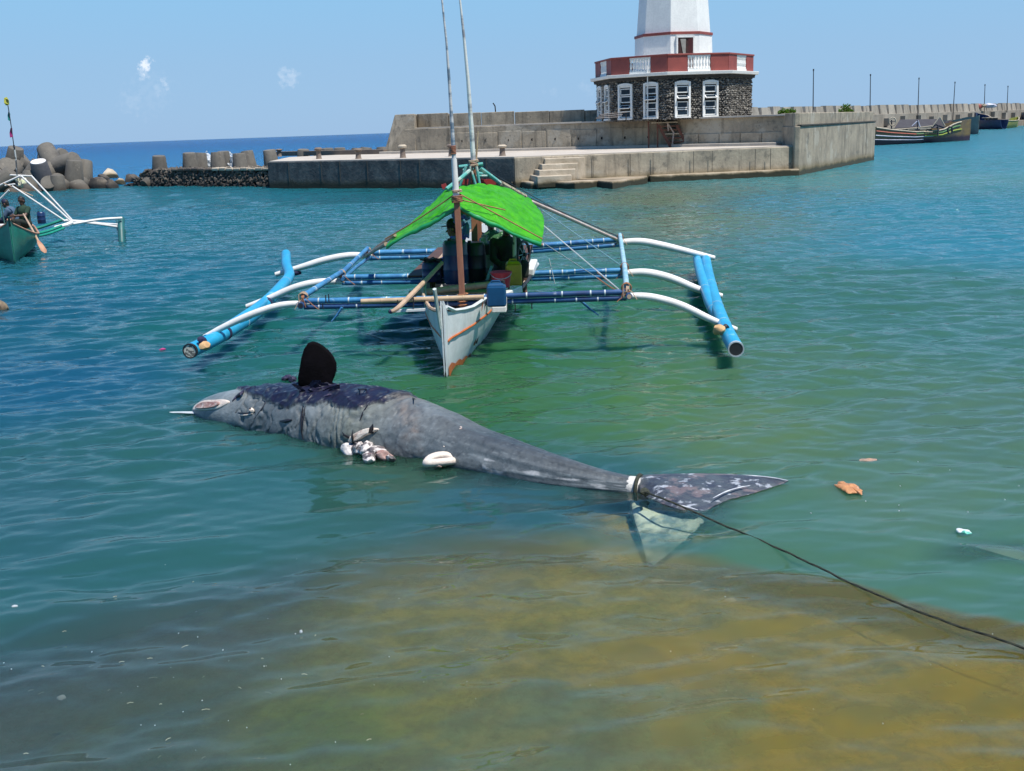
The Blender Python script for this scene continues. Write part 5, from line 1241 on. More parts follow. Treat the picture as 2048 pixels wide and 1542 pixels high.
pad(410,691,14.25,(.085,.06,.06)); pad(404,681,14.35,(.06,.05,.055),NAV); pad(1438,660,14.0,(.085,.07,.065)); pad(1450,655,14.1,(.05,.05,.04),BKM); pad(1412,600,17.7,(.07,.05,.03),NAV)
pad(592,546,22,(.10,.08,.05),NAV); pad(1412,513,22.2,(.12,.07,.06),ARM); pad(524,607,18,(.08,.06,.04),NAV)
def wrap(c, r_, ax, m=TIE, n_=5, w_=.012, parent=boat, name='lashing'):
    ax = Vector(ax).normalized(); mb = MB(); a0 = Vector((0,0,1)) if abs(ax.z) < .8 else Vector((1,0,0)); u = ax.cross(a0).normalized(); v = ax.cross(u)
    for q in range(1):
        pts = [Vector(c)+ax*((k/12-n_/2)*w_*1.6)+(u*math.cos(k/12*6.283)+v*math.sin(k/12*6.283))*(r_*(1+.06*math.sin(k*1.7))) for k in range(12*n_)]
        mb.tube(pts, w_*.8, 5)
    mb.build(name, m, parent, smooth=True)
# longitudinal struts tying the beam ends
LS = [ends[0][0], ends[1][0], ends[2][0]]; RS = [ends[0][1], ends[1][1], ends[2][1]]
up_ = Vector((0,0,.11))
for chain, nm in ((LS,'l'),(RS,'r')):
    for k in range(2): bamboo(chain[k]+up_*(1.0), chain[k+1]+up_*(1.2+.1*k), .042, .040, BBL if nm == 'l' else mat('pale_blue_bamboo', (.42,.58,.62,1), (.12,.36,.50,1), scale=4, rough=.5), 'side_strut', nodes=3)
for k, (a, b) in enumerate(ends):
    wrap(a+up_*.5, .075+.012*k, (1,.1,.2), n_=3, w_=.009); wrap(b+up_*.5, .075+.012*k, (1,-.1,-.2), TAN, n_=3, w_=.009); wrap(a+up_*.9, .065, (0,1,.3), TAN, n_=4, w_=.009); wrap(b+up_*.9, .065, (0,1,.1), n_=4, w_=.009)
    for e_, sx_ in ((a,-1),(b,1)):
        for q_ in range(4):
            mb = MB(); c_ = e_+up_*.8+Vector((.03*q_-.05,-.05,0)); mb.tube([c_, c_+Vector((sx_*.03*q_*(-1)**q_, -.03, .06-.05*q_)), c_+Vector((sx_*.06*q_*(-1)**q_, -.05, -.10-.02*q_))], .006, 4); mb.build('loose_end', TIE if q_%2 else TAN, boat, smooth=True)
    # sawn hollow bamboo ends
for (a, sx) in ((ends[0][0],-1),(ends[0][1],1)):
    for dz in (.05,):
        c = a+Vector((.02*sx,-.10,.0)); mb = MB(); mb.tube([c+Vector((0,.05,0)), c+Vector((0,-.05,0))], [.045,.045], 12); o = mb.build('beam_end', BDK, boat); mb = MB(); mb.tube([c+Vector((0,-.05,0)), c+Vector((0,-.055,0))], .032, 12); mb.build('hollow', TAN if sx > 0 else BKM, o)
# hanging strips under the front beam
for (x0,y0,x1,y1) in ((684,615,663,643),(1160,600,1197,630)): mb = MB(); mb.tube([PY(x0,y0,YF), PY((x0+x1)/2,(y0+y1)/2+2,YF), PY(x1,y1,YF)], [.022,.016,.010], 6); mb.build('dangling_strip', BBL, boat, smooth=True)
for (x,y0,y1,y) in ((645,606,618,YF),(651,590,606,YF),(657,588,604,YF),(1030,606,622,15.5),(1063,600,618,15.5)): mb = MB(); mb.tube([PY(x,y0,y), PY(x+1,y1,y)], .008, 4); mb.build('loose_end', BKM, boat)

# masts
ym = 14.95
mb = MB(); mb.beam(PY(926,622,ym), PY(913,392,ym), .080, .080, (0,1,0)); mb.build('mast', BRW, boat, bevel=.008)
for y in range(588, 622, 7): wrap(PY(925.5,y,ym), .068, (0,0,1), TIE, 1, .012)
mb = MB(); mb.tube([PY(912.5,394,ym), PY(908,318,ym)], [.046,.038], 10); mb.build('upper_mast', ARM, boat, smooth=True)
BMB = mat('mottled_pole', (.55,.56,.56,1), (.10,.16,.22,1), scale=5, rough=.5, stretch=(.3,.3,1), contrast=(.46,.56))
mb = MB(); mb.tube([PY(909,330,ym), PY(907,300,ym), PY(905,265,ym+.02), PY(899,170,ym), PY(893,85,ym), PY(884,0,ym), PY(878,-60,ym)], [.030,.028,.024,.020,.015,.012,.008], 8); mb.build('whip_pole', BMB, boat, smooth=True)
wrap(PY(914,398,ym), .07, (0,0,1), TIE, 5); wrap(PY(906,300,ym), .035, (0,0,1), BRW, 6); wrap(PY(914,382,ym), .062, (0,0,1), TAN, 2)
y2 = 18.1
mb = MB(); mb.tube([PY(947,330,y2), PY(943,255,y2), PY(936,160,y2), PY(928,75,y2), PY(920,0,y2), PY(915,-55,y2)], [.040,.036,.029,.022,.016,.011], 8); mb.build('tall_pole', mat('white_pole', (.66,.66,.64,1), (.22,.22,.25,1), scale=4, rough=.5, stretch=(.3,.3,1), contrast=(.5,.62)), boat, smooth=True)
mb = MB(); mb.tube([PY(952,325,y2+.1), PY(956,262,y2+.1)], [.022,.010], 6); mb.build('short_pole', BRN, boat, smooth=True)
mb = MB(); mb.beam(PY(951,560,y2), PY(946,325,y2), .10, .10, (0,1,0)); mb.build('mast', BRW, boat, bevel=.008)
mb = MB(); mb.beam(PY(962,560,y2+.2), PY(955,400,y2+.2), .10, .08, (0,1,0)); mb.build('mast', BRW, boat)
for y in (322, 330): wrap(PY(947,y,y2), .075, (0,0,1), TAN, 2)
# top frame that carries the awning
TEAL = mat('teal_bamboo', (.10,.38,.34,1), (.45,.50,.45,1), scale=7, rough=.5, contrast=(.5,.6), stretch=(1,1,1))
REDB = mat('red_board', (.38,.035,.03,1), (.25,.03,.03,1), scale=5, rough=.6)
def pole(pts, r_, m, name, smooth=True): mb = MB(); mb.tube([PY(*p) for p in pts], r_, 8); return mb.build(name, m, boat, smooth=smooth)
pole([(918,334,y2),(966,328,y2)], .03, TEAL, 'spreader'); pole([(926,340,y2+.3),(985,352,y2+.2)], .025, TEAL, 'spreader'); pole([(944,352,y2),(975,352,y2)], .02, TEAL, 'spreader')
mb = MB(); mb.beam(PY(905,363,y2+.3), PY(992,364,y2+.3), .04, .09); mb.build('red_board', REDB, boat); mb = MB(); mb.beam(PY(884,374,y2+.1), PY(893,371,y2+.1), .05, .08); mb.build('red_board', REDB, boat)
for (x0, x1) in ((932,920),(944,938),(953,960),(940,952)): pole([(x0,333,y2-.1),(x1,372,y2-.1)], .022, TEAL if x0 != 944 else BKM, 'frame_leg')
pole([(948,334,y2),(922,356,y2-.3),(893,378,y2-.5)], .032, TEAL, 'awning_pole')
pole([(960,336,y2),(1000,366,y2+.2),(1040,390,y2+.6),(1060,402,y2+.9)], .036, TEAL, 'awning_pole')
pole([(1000,366,y2+.2),(1020,377,y2+.4),(1050,394,y2+.7)], .05, mat('wrapped_netting', (.38,.34,.24,1), (.16,.13,.10,1), scale=16, rough=.9, contrast=(.48,.54)), 'net_wrap')
PNK = mat('weathered_pole', (.60,.50,.46,1), (.42,.30,.24,1), scale=6, rough=.6)
pole([(1055,400,y2+.8),(1120,428,y2+1.7),(1180,455,20.9),(1243,483,YR_-.05)], .034, PNK, 'stay_pole')
pole([(772,488,15.7),(750,500,18.5),(732,512,YR_)], .030, TAN, 'stay_pole'); pole([(790,470,15.6),(756,492,18.4),(738,508,YR_)], .024, TAN, 'stay_pole')
pole([(740,514,YR_-.2),(712,534,19.8),(685,558,YM)], .032, BBL, 'stay_pole')
# guy lines
def twine(p, q, r_=.006, sag=.05, m=STR, name='guy_line'):
    a, b = PY(*p), PY(*q); mb = MB(); mb.tube([lerp(a,b,t)-Vector((0,0,sag*4*t*(1-t))) for t in np.linspace(0,1,14)], r_, 5); mb.build(name, m, boat, smooth=True)
twine((1062,397,y2+.9),(1234,472,YR_-.1),.010,.0,BKM); twine((1086,450,16.5),(1245,585,YF-.1),.008,0.0); twine((1084,484,15.4),(1195,556,YM-.3),.006,0)
twine((1084,420,17.5),(1243,532,YM-.1),.007,0,mat('pale_blue_line',(.25,.45,.55,1),rough=.7)); twine((1195,556,YM-.3),(1248,588,YF-.1),.012,.02,TIE); twine((1195,545,YM-.6),(1246,586,YF-.1),.010,.0,TIE)
twine((1098,517,16),(1110,568,16),.006,0); twine((914,385,ym),(770,478,15.4),.009,.02,TIE); twine((914,385,ym),(1085,478,15.3),.009,.0,TIE); twine((914,398,ym),(1010,420,15.4),.009,.0,TIE)
twine((955,330,y2),(1150,440,21),.007,.0,BKM)

# the green awning
GRN = mat('green_tarpaulin', (.13,.72,.012,1), (.07,.55,.008,1), scale=4, rough=.34, bump=.06, bscale=6, transl=.5, contrast=(.42,.6), spots=[(30,.62,(.30,.80,.12,1),.45)])
GRE = mat('green_hem', (.03,.50,.16,1), (.04,.42,.20,1), scale=8, rough=.4, transl=.4)
# rows front -> back, each row left -> right (px, py, y)
rows = [[(772,492,15.3),(812,468,15.2),(860,442,15.1),(913,416,15.0),(930,418,15.05),(985,444,15.1),(1035,468,15.2),(1083,484,15.3)],
        [(778,484,15.8),(818,458,15.7),(864,430,15.6),(912,398,15.5),(934,397,15.5),(990,414,15.6),(1044,440,15.8),(1087,458,15.9)],
        [(800,464,16.5),(834,440,16.4),(872,412,16.3),(912,384,16.2),(938,381,16.2),(992,390,16.4),(1042,408,16.8),(1087,434,17.0)],
        [(838,432,17.3),(856,416,17.2),(880,398,17.2),(912,380,17.1),(940,374,17.1),(986,378,17.3),(1034,392,17.7),(1074,412,18.0)],
        [(892,380,17.7),(899,379,17.7),(908,377,17.7),(920,375,17.7),(944,371,17.7),(984,369,17.9),(1026,381,18.3),(1060,396,18.7)]]
G = np.array([[PY(*p) for p in r_] for r_ in rows])
def cub(A, n_):   # interpolate along axis 0
    return np.array([curve_pts([Vector(p) for p in A[:, k]], n_) for k in range(A.shape[1])]).transpose(1,0,2)
G1 = cub(G, 14); G2 = cub(G1.transpose(1,0,2), 16).transpose(1,0,2)
for i in range(G2.shape[0]):
    for j in range(G2.shape[1]):
        p = Vector(G2[i,j]); f = noise.fractal(Vector((p.x*3.4, p.y*2.2, 1)), 1, 2, 4); g = abs(noise.noise(Vector((p.x*5+p.y*3, p.y*4-p.x*2, 4.4))))
        g3 = noise.noise(Vector((p.x*11, p.y*7, 8)))
        pl = 0
        for (cx_, cy_, kk, am_) in ((PY(1085,470,16).x, 15.9, 13, .028), (PY(1060,396,18.6).x, 18.6, 11, .03), (PY(913,400,15.2).x, 15.1, 9, .016), (PY(775,488,15.4).x, 15.5, 9, .010)):
            dx_, dy_ = p.x-cx_, p.y-cy_; rr2 = math.hypot(dx_, dy_); th_ = math.atan2(dy_, dx_); tri = abs(((th_*kk/6.283+.35*noise.noise(Vector((rr2*1.5, th_*3, cx_)))) % 1)-.5)*2
            pl += am_*(tri-.5)*min(1, rr2/.4)*math.exp(-rr2/1.1)
        pl *= min(1, i/10)
        f *= .35+.65*min(1, i/10); g = max(g, .2*(1-min(1, i/10)))
        G2[i,j,2] += pl
        G2[i,j,2] += .034*f-.034*max(0,.2-g)/.2+.012*g3
nr_, nc_ = G2.shape[:2]; mb = MB(); mb.add([tuple(p) for p in G2.reshape(-1,3)], [(i*nc_+j, i*nc_+j+1, (i+1)*nc_+j+1, (i+1)*nc_+j) for i in range(nr_-1) for j in range(nc_-1)])
aw = mb.build('awning', GRN, boat, smooth='full', label='bright green crumpled tarpaulin stretched over the boat'); sm_ = aw.modifiers.new('solid','SOLIDIFY'); sm_.thickness = .004
mb = MB(); vs = []
for j in range(nc_): p = Vector(G2[0,j]); vs += [p+Vector((0,-.012,.0)), p+Vector((0,-.005,-.055-.03*noise.noise(p*4)))]
mb.add(vs, [(2*j, 2*j+1, 2*j+3, 2*j+2) for j in range(nc_-1)]); hm = mb.build('hem', GRE, aw, smooth='full'); q = hm.modifiers.new('solid','SOLIDIFY'); q.thickness = .004
pole([(918,420,15.12),(985,449,15.2),(1040,473,15.3),(1085,490,15.36)], .02, BRW, 'awning_batten')

# white bracket and rails on the right side
mb = MB(); mb.beam(PY(1006,593,YF+.1), PY(1038,578,16.2), .10, .10); mb.build('side_bracket', ARM, boat, bevel=.015); mb = MB(); mb.beam(PY(1008,592,YF), PY(1008,622,YF), .08, .08, (0,1,0)); mb.build('side_bracket', ARM, boat, bevel=.015)
mb = MB(); mb.box(PY(998,618,YF), (.20,.12,.09)); mb.build('side_bracket', ARM, boat, bevel=.015); mb = MB(); mb.beam(PY(1060,545,17.4), PY(1068,525,18.4), .12, .12); mb.build('side_bracket', ARM, boat, bevel=.02)
pole([(1036,583,16.2),(1055,562,17),(1066,540,17.9)], .03, BKM, 'side_rail'); pole([(1030,588,16.1),(1048,566,16.9),(1060,544,17.7)], .02, PNK, 'side_rail')
pole([(1060,540,17.8),(1070,535,18.6),(1075,528,19.4)], .03, BW, 'side_rail')
# wrapped post under the awning
pole([(1029,518,17.0),(1029,455,17.0)], .03, mat('striped_rope_post', (.55,.52,.42,1), (.04,.05,.03,1), scale=9, rough=.9, contrast=(.49,.53), detail=1), 'rope_post')
# lantern like green things hanging below the roof handled as clothing further down

# ------------------------------------------------------------------ cargo
HDPE = mat('navy_plastic', (.010,.035,.12,1), (.008,.02,.07,1), scale=2, rough=.35); BL2 = mat('blue_plastic', (.006,.07,.17,1), (.005,.05,.13,1), scale=3, rough=.35)
YEL = mat('yellow_plastic', (.55,.33,.015,1), (.42,.25,.02,1), scale=3, rough=.4); RDP = mat('red_plastic', (.55,.02,.04,1), (.45,.02,.04,1), scale=3, rough=.35)
def px_w(w_px, y): return w_px/FPX*(y*math.cos(PITCH)+.4)
def drum(px, ytop, ybot, wpx, y, m, name, label, cat, hoops=True):
    a, b = PY(px, ybot, y), PY(px, ytop, y); h_ = b.z-a.z; r_ = px_w(wpx/2, y); t = thing(name, label, cat, tuple(a)); mb = MB()
    mb.lathe(a, [(r_*.92,0),(r_,.03),(r_,h_*.30),(r_*1.04,h_*.33),(r_,h_*.36),(r_,h_*.64),(r_*1.04,h_*.67),(r_,h_*.70),(r_*.98,h_*.9),(r_*.85,h_*.985),(r_*.8,h_)], 24); mb.build('shell', m, t, smooth=True)
    mb = MB(); mb.lathe((a.x-r_*.4,a.y-.05,a.z+h_), [(.03,0),(.03,.03)], 10); mb.build('cap', BKM, t); return t
drum(913, 480, 566, 50, 16.3, HDPE, 'plastic_drum', 'tall navy blue plastic drum directly behind the front mast', 'drum')
drum(951, 484, 560, 44, 17.2, mat('black_plastic', (.010,.012,.022,1), rough=.4), 'plastic_drum', 'black plastic drum between the front mast and the middle posts', 'drum')
t = drum(864, 524, 562, 38, 16.6, mat('deep_blue_bucket', (.01,.02,.10,1), rough=.4), 'bait_bucket', 'deep blue bucket heaped with dark net at the left side of the boat', 'bucket')
mb = MB(); rr = random.Random(8)
for i in range(30): mb.tube([PY(864+rr.gauss(0,9), 524+rr.gauss(-2,3), 16.6+rr.uniform(-.1,.1)) for _ in range(4)], .012, 5)
mb.build('net_heap', BKM, t, smooth=True, kind='stuff')
def jerry(px, ytop, ybot, wpx, y, m, label, dpt=.16, yaw=0):
    a, b = PY(px, ybot, y), PY(px, ytop, y); h_ = (b.z-a.z); w_ = px_w(wpx, y); t = thing('jerrycan', label, 'jerrycan', tuple(a)); M3 = Matrix.Rotation(yaw,3,'Z'); mb = MB()
    c = a+Vector((0,0,h_*.42)); mb.box(c, (w_, dpt, h_*.84), M3); mb.build('shell', m, t, bevel=.025)
    mb = MB(); q = a+Vector((0,0,h_*.84)); vs = [q+M3@Vector((x*w_/2, y_*dpt/2, 0)) for x, y_ in ((-.98,-.9),(.98,-.9),(.98,.9),(-.98,.9))]+[q+M3@Vector((x*w_/2, y_*dpt/2, h_*.10)) for x, y_ in ((-.7,-.5),(.6,-.5),(.6,.5),(-.7,.5))]
    mb.add(vs, [(3,2,1,0),(4,5,6,7),(0,1,5,4),(1,2,6,5),(2,3,7,6),(3,0,4,7)]); mb.build('shoulder', m, t, bevel=.01)
    mb = MB(); mb.tube([q+M3@Vector((-w_*.30,0,h_*.07)), q+M3@Vector((-w_*.22,0,h_*.16)), q+M3@Vector((w_*.18,0,h_*.16)), q+M3@Vector((w_*.24,0,h_*.08))], .014, 8); mb.build('handle', m, t, smooth=True)
    mb = MB(); mb.lathe(q+M3@Vector((w_*.36,0,h_*.03)), [(.028,0),(.028,.05)], 12); mb.build('cap', BKM, t); return t, M3, a, w_, h_
jerry(1028, 519, 570, 31, 16.3, YEL, 'yellow jerrycan beside the red bucket under the awning', .2, .1)
jerry(994, 562, 612, 38, 14.45, BL2, 'blue jerrycan strapped at the right gunwale near the bow', .2, -.05)
a, b = PY(1003, 574, 15.8), PY(1003, 543, 15.8); h_ = b.z-a.z; r_ = px_w(21, 15.8); t = thing('bucket', 'red plastic bucket between the blue and the yellow jerrycans', 'bucket', tuple(a))
mb = MB(); mb.lathe(a, [(r_*.78,0),(r_*.98,h_*.9),(r_*1.06,h_*.91),(r_*1.06,h_),(r_*.96,h_),(r_*.74,.02)], 24, cap=True); mb.build('pail', RDP, t, smooth=True)
mb = MB(); mb.tube([a+Vector((r_*math.cos(k), -abs(r_*.9*math.sin(k)), h_*.95-.08*math.sin(k))) for k in np.linspace(0, 3.14, 12)], .006, 5); mb.build('handle', STR, t, smooth=True)
# spoked wheel at the right side
wc = PY(1047, 509, 17.2); t = thing('spoked_wheel', 'black spoked wheel leaning at the right side under the awning', 'wheel', tuple(wc)); Mw = Matrix.Rotation(R(62),3,'Z')
mb = MB(); rw_ = px_w(26, 17.2); mb.tube([wc+Mw@Vector((math.cos(k)*rw_,0,math.sin(k)*rw_)) for k in np.linspace(0, 2*math.pi, 33)], .022, 8, cap=False); mb.build('tyre', BKM, t, smooth=True)
for k in range(8): mb = MB(); a_ = k*math.pi/4; mb.tube([wc, wc+Mw@Vector((math.cos(a_)*rw_,0,math.sin(a_)*rw_))], .007, 4); mb.build('spoke', STR, t)
mb = MB(); mb.tube([wc+Mw@Vector((0,-.05,0)), wc+Mw@Vector((0,.05,0))], .03, 10); mb.build('hub', BKM, t)
t = thing('wire_rack', 'thin black wire rack behind the spoked wheel', 'rack', tuple(PY(1062,500,17.6)))
for (x0,y0,x1,y1) in ((1056,508,1060,490),(1060,490,1064,490),(1064,490,1061,508),(1056,503,1063,503)): mb = MB(); mb.tube([PY(x0,y0,17.6), PY(x1,y1,17.6)], .010, 5); mb.build('wire', BKM, t)
# sculling pole with crooked end, lying out over the left bow
t = thing('steering_pole', 'bare crooked wooden pole slanting out over the left side of the bow', 'pole', tuple(PY(840,580,15)))
mb = MB(); mb.tube(curve_pts([PY(780,622,14.2), PY(786,622,14.2), PY(800,612,14.3), PY(822,590,14.7), PY(850,562,15.4), PY(884,526,16.1)], 5), [.022+.012*math.sin(k/25*2.6) for k in range(26)], 9); mb.build('pole_shaft', TAN, t, smooth=True)
mb = MB(); mb.rock(PY(781,623,14.2), (.045,.03,.03), 4, 1); mb.build('pole_tip', NAV, t, smooth=True)
t = thing('outboard_gear', 'dark oily engine block amidships between the middle posts and the dark clothed person', 'engine', tuple(PY(978,520,18)))
mb = MB(); mb.box(PY(982,505,18.0), (.32,.5,.34)); mb.build('engine_block', BKM, t, bevel=.03); mb = MB(); mb.tube([PY(968,470,18), PY(972,520,18)], .05, 10); mb.build('exhaust', mat('patchy_metal', (.4,.4,.36,1), (.04,.04,.04,1), scale=9, rough=.6), t, smooth=True)
mb = MB(); mb.rock(PY(966,488,17.9), (.09,.08,.12), 3, 1); mb.build('air_filter', MATS['patchy_metal'], t, smooth=True); mb = MB(); mb.box(PY(980,535,17.8), (.12,.12,.42)); mb.build('engine_stand', MATS['patchy_metal'], t, bevel=.01)
mb = MB(); mb.beam(PY(974,560,16.9), PY(983,532,16.9), .04, .04); t = thing('boat_hook', 'short pale blue stick standing beside the red bucket', 'stick', tuple(PY(974,560,16.9))); mb.build('stick_shaft', mat('pale_blue_bamboo2', (.20,.42,.50,1), rough=.6), t)

# ------------------------------------------------------------------ people
def capsule(mb, p, r0, q, r1, n=12):
    p, q = Vector(p), Vector(q); d = (q-p)
    if d.length < 1e-5: d = Vector((0,0,1e-3))
    L_ = d.length; d.normalize(); prof = []
    for k in range(5): a = -math.pi/2+k*math.pi/8; prof.append((max(.0008, r0*math.cos(a)), r0*math.sin(a)))
    for k in range(5): a = k*math.pi/8; prof.append((max(.0008, r1*math.cos(a)), L_+r1*math.sin(a)))
    mb.lathe(p, prof, n, axis=d)
def fuse(mb, name, m, parent, voxel):
    me = bpy.data.meshes.new('tmp'); me.from_pydata(mb.v, [], mb.f); o = bpy.data.objects.new('tmp', me); COL.objects.link(o)
    r_ = o.modifiers.new('r','REMESH'); r_.mode = 'VOXEL'; r_.voxel_size = voxel; s_ = o.modifiers.new('s','SMOOTH'); s_.iterations = 4; s_.factor = .5
    dg = bpy.context.evaluated_depsgraph_get(); ne = bpy.data.meshes.new_from_object(o.evaluated_get(dg)); ne.name = name
    bpy.data.objects.remove(o); bpy.data.meshes.remove(me); ne.materials.clear(); ne.materials.append(m); ne.shade_smooth()
    o = bpy.data.objects.new(name, ne); COL.objects.link(o); o.parent = parent; return o
def hand(mb, w_, fdir, side, curl=.8):
    """palm with five fingers; fdir: direction of the fingers, side: thumb side"""
    f = Vector(fdir).normalized(); s_ = Vector(side); s_ = (s_-f*s_.dot(f)).normalized(); nrm = f.cross(s_); w_ = Vector(w_)
    for k in (-1,-.3,.35,1): capsule(mb, w_+s_*k*.022, .018, w_+f*.075+s_*k*.028, .015, 8)
    for k, ln_ in ((1.05,.062),(.4,.072),(-.3,.068),(-1.0,.052)):
        a = w_+f*.085+s_*k*.030; b = a+f*ln_*.55; c = b+(f*(1-curl)+nrm*curl)*ln_*.55; capsule(mb, a, .0115, b, .0105, 7); capsule(mb, b, .0105, c, .009, 7)
    a = w_+f*.02+s_*.035; b = a+(f*.6+s_*.7)*.045; capsule(mb, a, .015, b, .012, 7); capsule(mb, b, .012, b+(f*.8+nrm*.4)*.035, .010, 7)
def person(loc, yaw, J, label, skin, shirt, trousers, hat=None, hair=True, sleeve=.6, vox=.011):
    t = thing('person', label, 'person', loc); t.rotation_euler = (0,0,yaw)
    J = {k: Vector(v) for k, v in J.items()}
    b = MB(); capsule(b, J['pel'], .135, J['che'], .15, 14); capsule(b, J['che']+Vector((-.12,0,.02)), .085, J['che']+Vector((.12,0,.02)), .085); capsule(b, J['che'], .10, J['nek'], .055); capsule(b, J['nek'], .055, J['hea'], .06)
    h = J['hea']; fw = J['look'].normalized(); up = Vector((0,0,1)); sd_ = fw.cross(up).normalized(); up = sd_.cross(fw)
    capsule(b, h+up*.045-fw*.01, .088, h+up*.075+fw*.005, .085, 16); capsule(b, h+fw*.03-up*.03, .058, h+fw*.045-up*.055, .040, 12)
    capsule(b, h+fw*.085+up*.02, .011, h+fw*.108-up*.005, .015, 8); capsule(b, h+fw*.088-up*.038-sd_*.018, .008, h+fw*.088-up*.038+sd_*.018, .008, 6)
    for q in (-1,1): capsule(b, h+sd_*q*.088+up*.02, .016, h+sd_*q*.09-up*.01, .012, 7); capsule(b, h+fw*.075+sd_*q*.03+up*.048, .011, h+fw*.078+sd_*q*.045+up*.046, .009, 6)
    for q in ('l','r'):
        capsule(b, J['sh'+q], .055, J['el'+q], .042); capsule(b, J['el'+q], .042, J['wr'+q], .027); hand(b, J['wr'+q], J.get('hd'+q, (J['wr'+q]-J['el'+q])), J.get('th'+q, Vector((0,0,1))))
        capsule(b, J['pel']+Vector((.09 if q == 'r' else -.09,0,-.02)), .095, J['kn'+q], .062); capsule(b, J['kn'+q], .060, J['an'+q], .036); capsule(b, J['an'+q], .038, J['an'+q]+J.get('ft'+q, Vector((0,.16,-.04))), .030)
    bo = fuse(b, 'body', skin, t, vox)
    c = MB(); capsule(c, J['pel']+Vector((0,0,-.02)), .150, J['che'], .168, 14); capsule(c, J['che']+Vector((-.13,0,.02)), .10, J['che']+Vector((.13,0,.02)), .10); capsule(c, J['che'], .12, J['nek']-Vector((0,0,.03)), .075)
    for q in ('l','r'): capsule(c, J['sh'+q], .072, lerp(J['sh'+q], J['el'+q], min(1, sleeve)), .058)
    if sleeve > 1:
        for q in ('l','r'): capsule(c, J['el'+q], .056, lerp(J['el'+q], J['wr'+q], sleeve-1), .042)
    for v_i in range(len(c.v)): p = Vector(c.v[v_i]); c.v[v_i] = tuple(p+Vector((1,1,1))*.010*noise.noise(p*11))
    fuse(c, 'shirt', shirt, t, vox)
    c = MB(); capsule(c, J['pel']+Vector((0,0,-.03)), .152, J['pel']+Vector((0,0,.03)), .145)
    for q in ('l','r'): capsule(c, J['pel']+Vector((.09 if q == 'r' else -.09,0,-.02)), .112, J['kn'+q], .080); capsule(c, J['kn'+q], .080, lerp(J['kn'+q], J['an'+q], .35), .070)
    fuse(c, 'shorts', trousers, t, vox)
    HAIR = mat('black_hair', (.012,.010,.009,1), rough=.6)
    if hair:
        mb = MB(); mb.rock((0,0,0), (1,1,1), 1, 2); vs = []
        c = MB(); capsule(c, h+up*.062-fw*.028, .091, h+up*.085-fw*.005, .088, 14); capsule(c, h-fw*.045-up*.0, .07, h-fw*.03+up*.05, .08, 12); fuse(c, 'hair', HAIR, t, vox)
    if hat:
        c = MB(); capsule(c, h+up*.075-fw*.01, .097, h+up*.095-fw*.005, .092, 14); ho = fuse(c, 'cap', hat, t, vox)
        mb = MB(); vs = []; 
        for zz_ in (0,.010):
            for k in range(9): a = -1.1+2.2*k/8; vs.append(h+up*(.075+zz_)+fw*(.08+.10*math.cos(a*.9))+sd_*(.085*math.sin(a)))
            vs.append(h+up*(.075+zz_)+fw*.03-sd_*-.08); vs.append(h+up*(.075+zz_)+fw*.03-sd_*.08)
        N = 11; mb.add(vs, [tuple(range(N)), tuple(range(2*N-1,N-1,-1))]+[(k,(k+1)%N,N+(k+1)%N,N+k) for k in range(N)])
        me = bpy.data.meshes.new('cap_brim'); me.from_pydata(mb.v, [], mb.f); me.materials.append(hat); o = bpy.data.objects.new('cap_brim', me); COL.objects.link(o); o.parent = t
    return t
SK = mat('tanned_skin', (.22,.11,.065,1), (.17,.085,.05,1), scale=9, rough=.55)
SKD2 = mat('deep_tanned_skin', (.11,.055,.035,1), (.08,.04,.028,1), scale=9, rough=.5)
BLS = mat('blue_violet_cloth', (.09,.10,.75,1), (.22,.25,.85,1), scale=12, rough=.85, bump=.01, contrast=(.45,.6)); DKC = mat('black_cloth', (.012,.014,.012,1), (.02,.03,.02,1), scale=9, rough=.9, bump=.008)
GRC = mat('green_print_cloth', (.02,.10,.03,1), (.30,.42,.28,1), scale=18, rough=.85, contrast=(.56,.60)); NVC = mat('navy_shorts', (.015,.018,.035,1), rough=.9); DGC = mat('dark_green_cloth', (.010,.035,.018,1), (.015,.05,.03,1), scale=9, rough=.9)
sit = dict(pel=(0,0,.12), che=(0,.02,.46), nek=(0,.03,.62), hea=(0,.05,.72), look=(0,1,-.15), shl=(-.19,.02,.52), shr=(.19,.02,.52), ell=(-.25,.14,.28), elr=(.25,.14,.28), wrl=(-.14,.36,.24), wrr=(.14,.36,.24),
           knl=(-.16,.42,.18), knr=(.16,.42,.18), anl=(-.14,.46,-.24), anr=(.14,.46,-.24))
# man in the cap seated behind the blue drum, looking left
pA = PY(912, 455, 17.0); a = person((pA.x, pA.y, pA.z-.76), R(80), sit, 'person in dark cap and blue violet shirt behind the tall navy drum', SK, BLS, NVC, hat=mat('dark_cap', (.012,.014,.05,1), rough=.8), sleeve=1.5)
# hooded bundle of blue cloth hanging over him
t = thing('hanging_cloth', 'dark blue cloth bundle hanging from the roof behind the front mast', 'cloth', tuple(PY(920,430,16.4)))
mb = MB(); 
for (x,y,a_,b_) in ((912,428,.07,.10),(924,432,.06,.09),(933,433,.05,.06),(918,445,.09,.08),(932,460,.05,.14),(925,470,.05,.10)): mb.rock(PY(x,y,16.5), (a_,.05,b_), x, 2)
mb.build('bundle', mat('dark_blue_cloth', (.10,.11,.75,1), (.25,.28,.85,1), scale=14, rough=.9, bump=.01), t, smooth=True, kind='stuff')
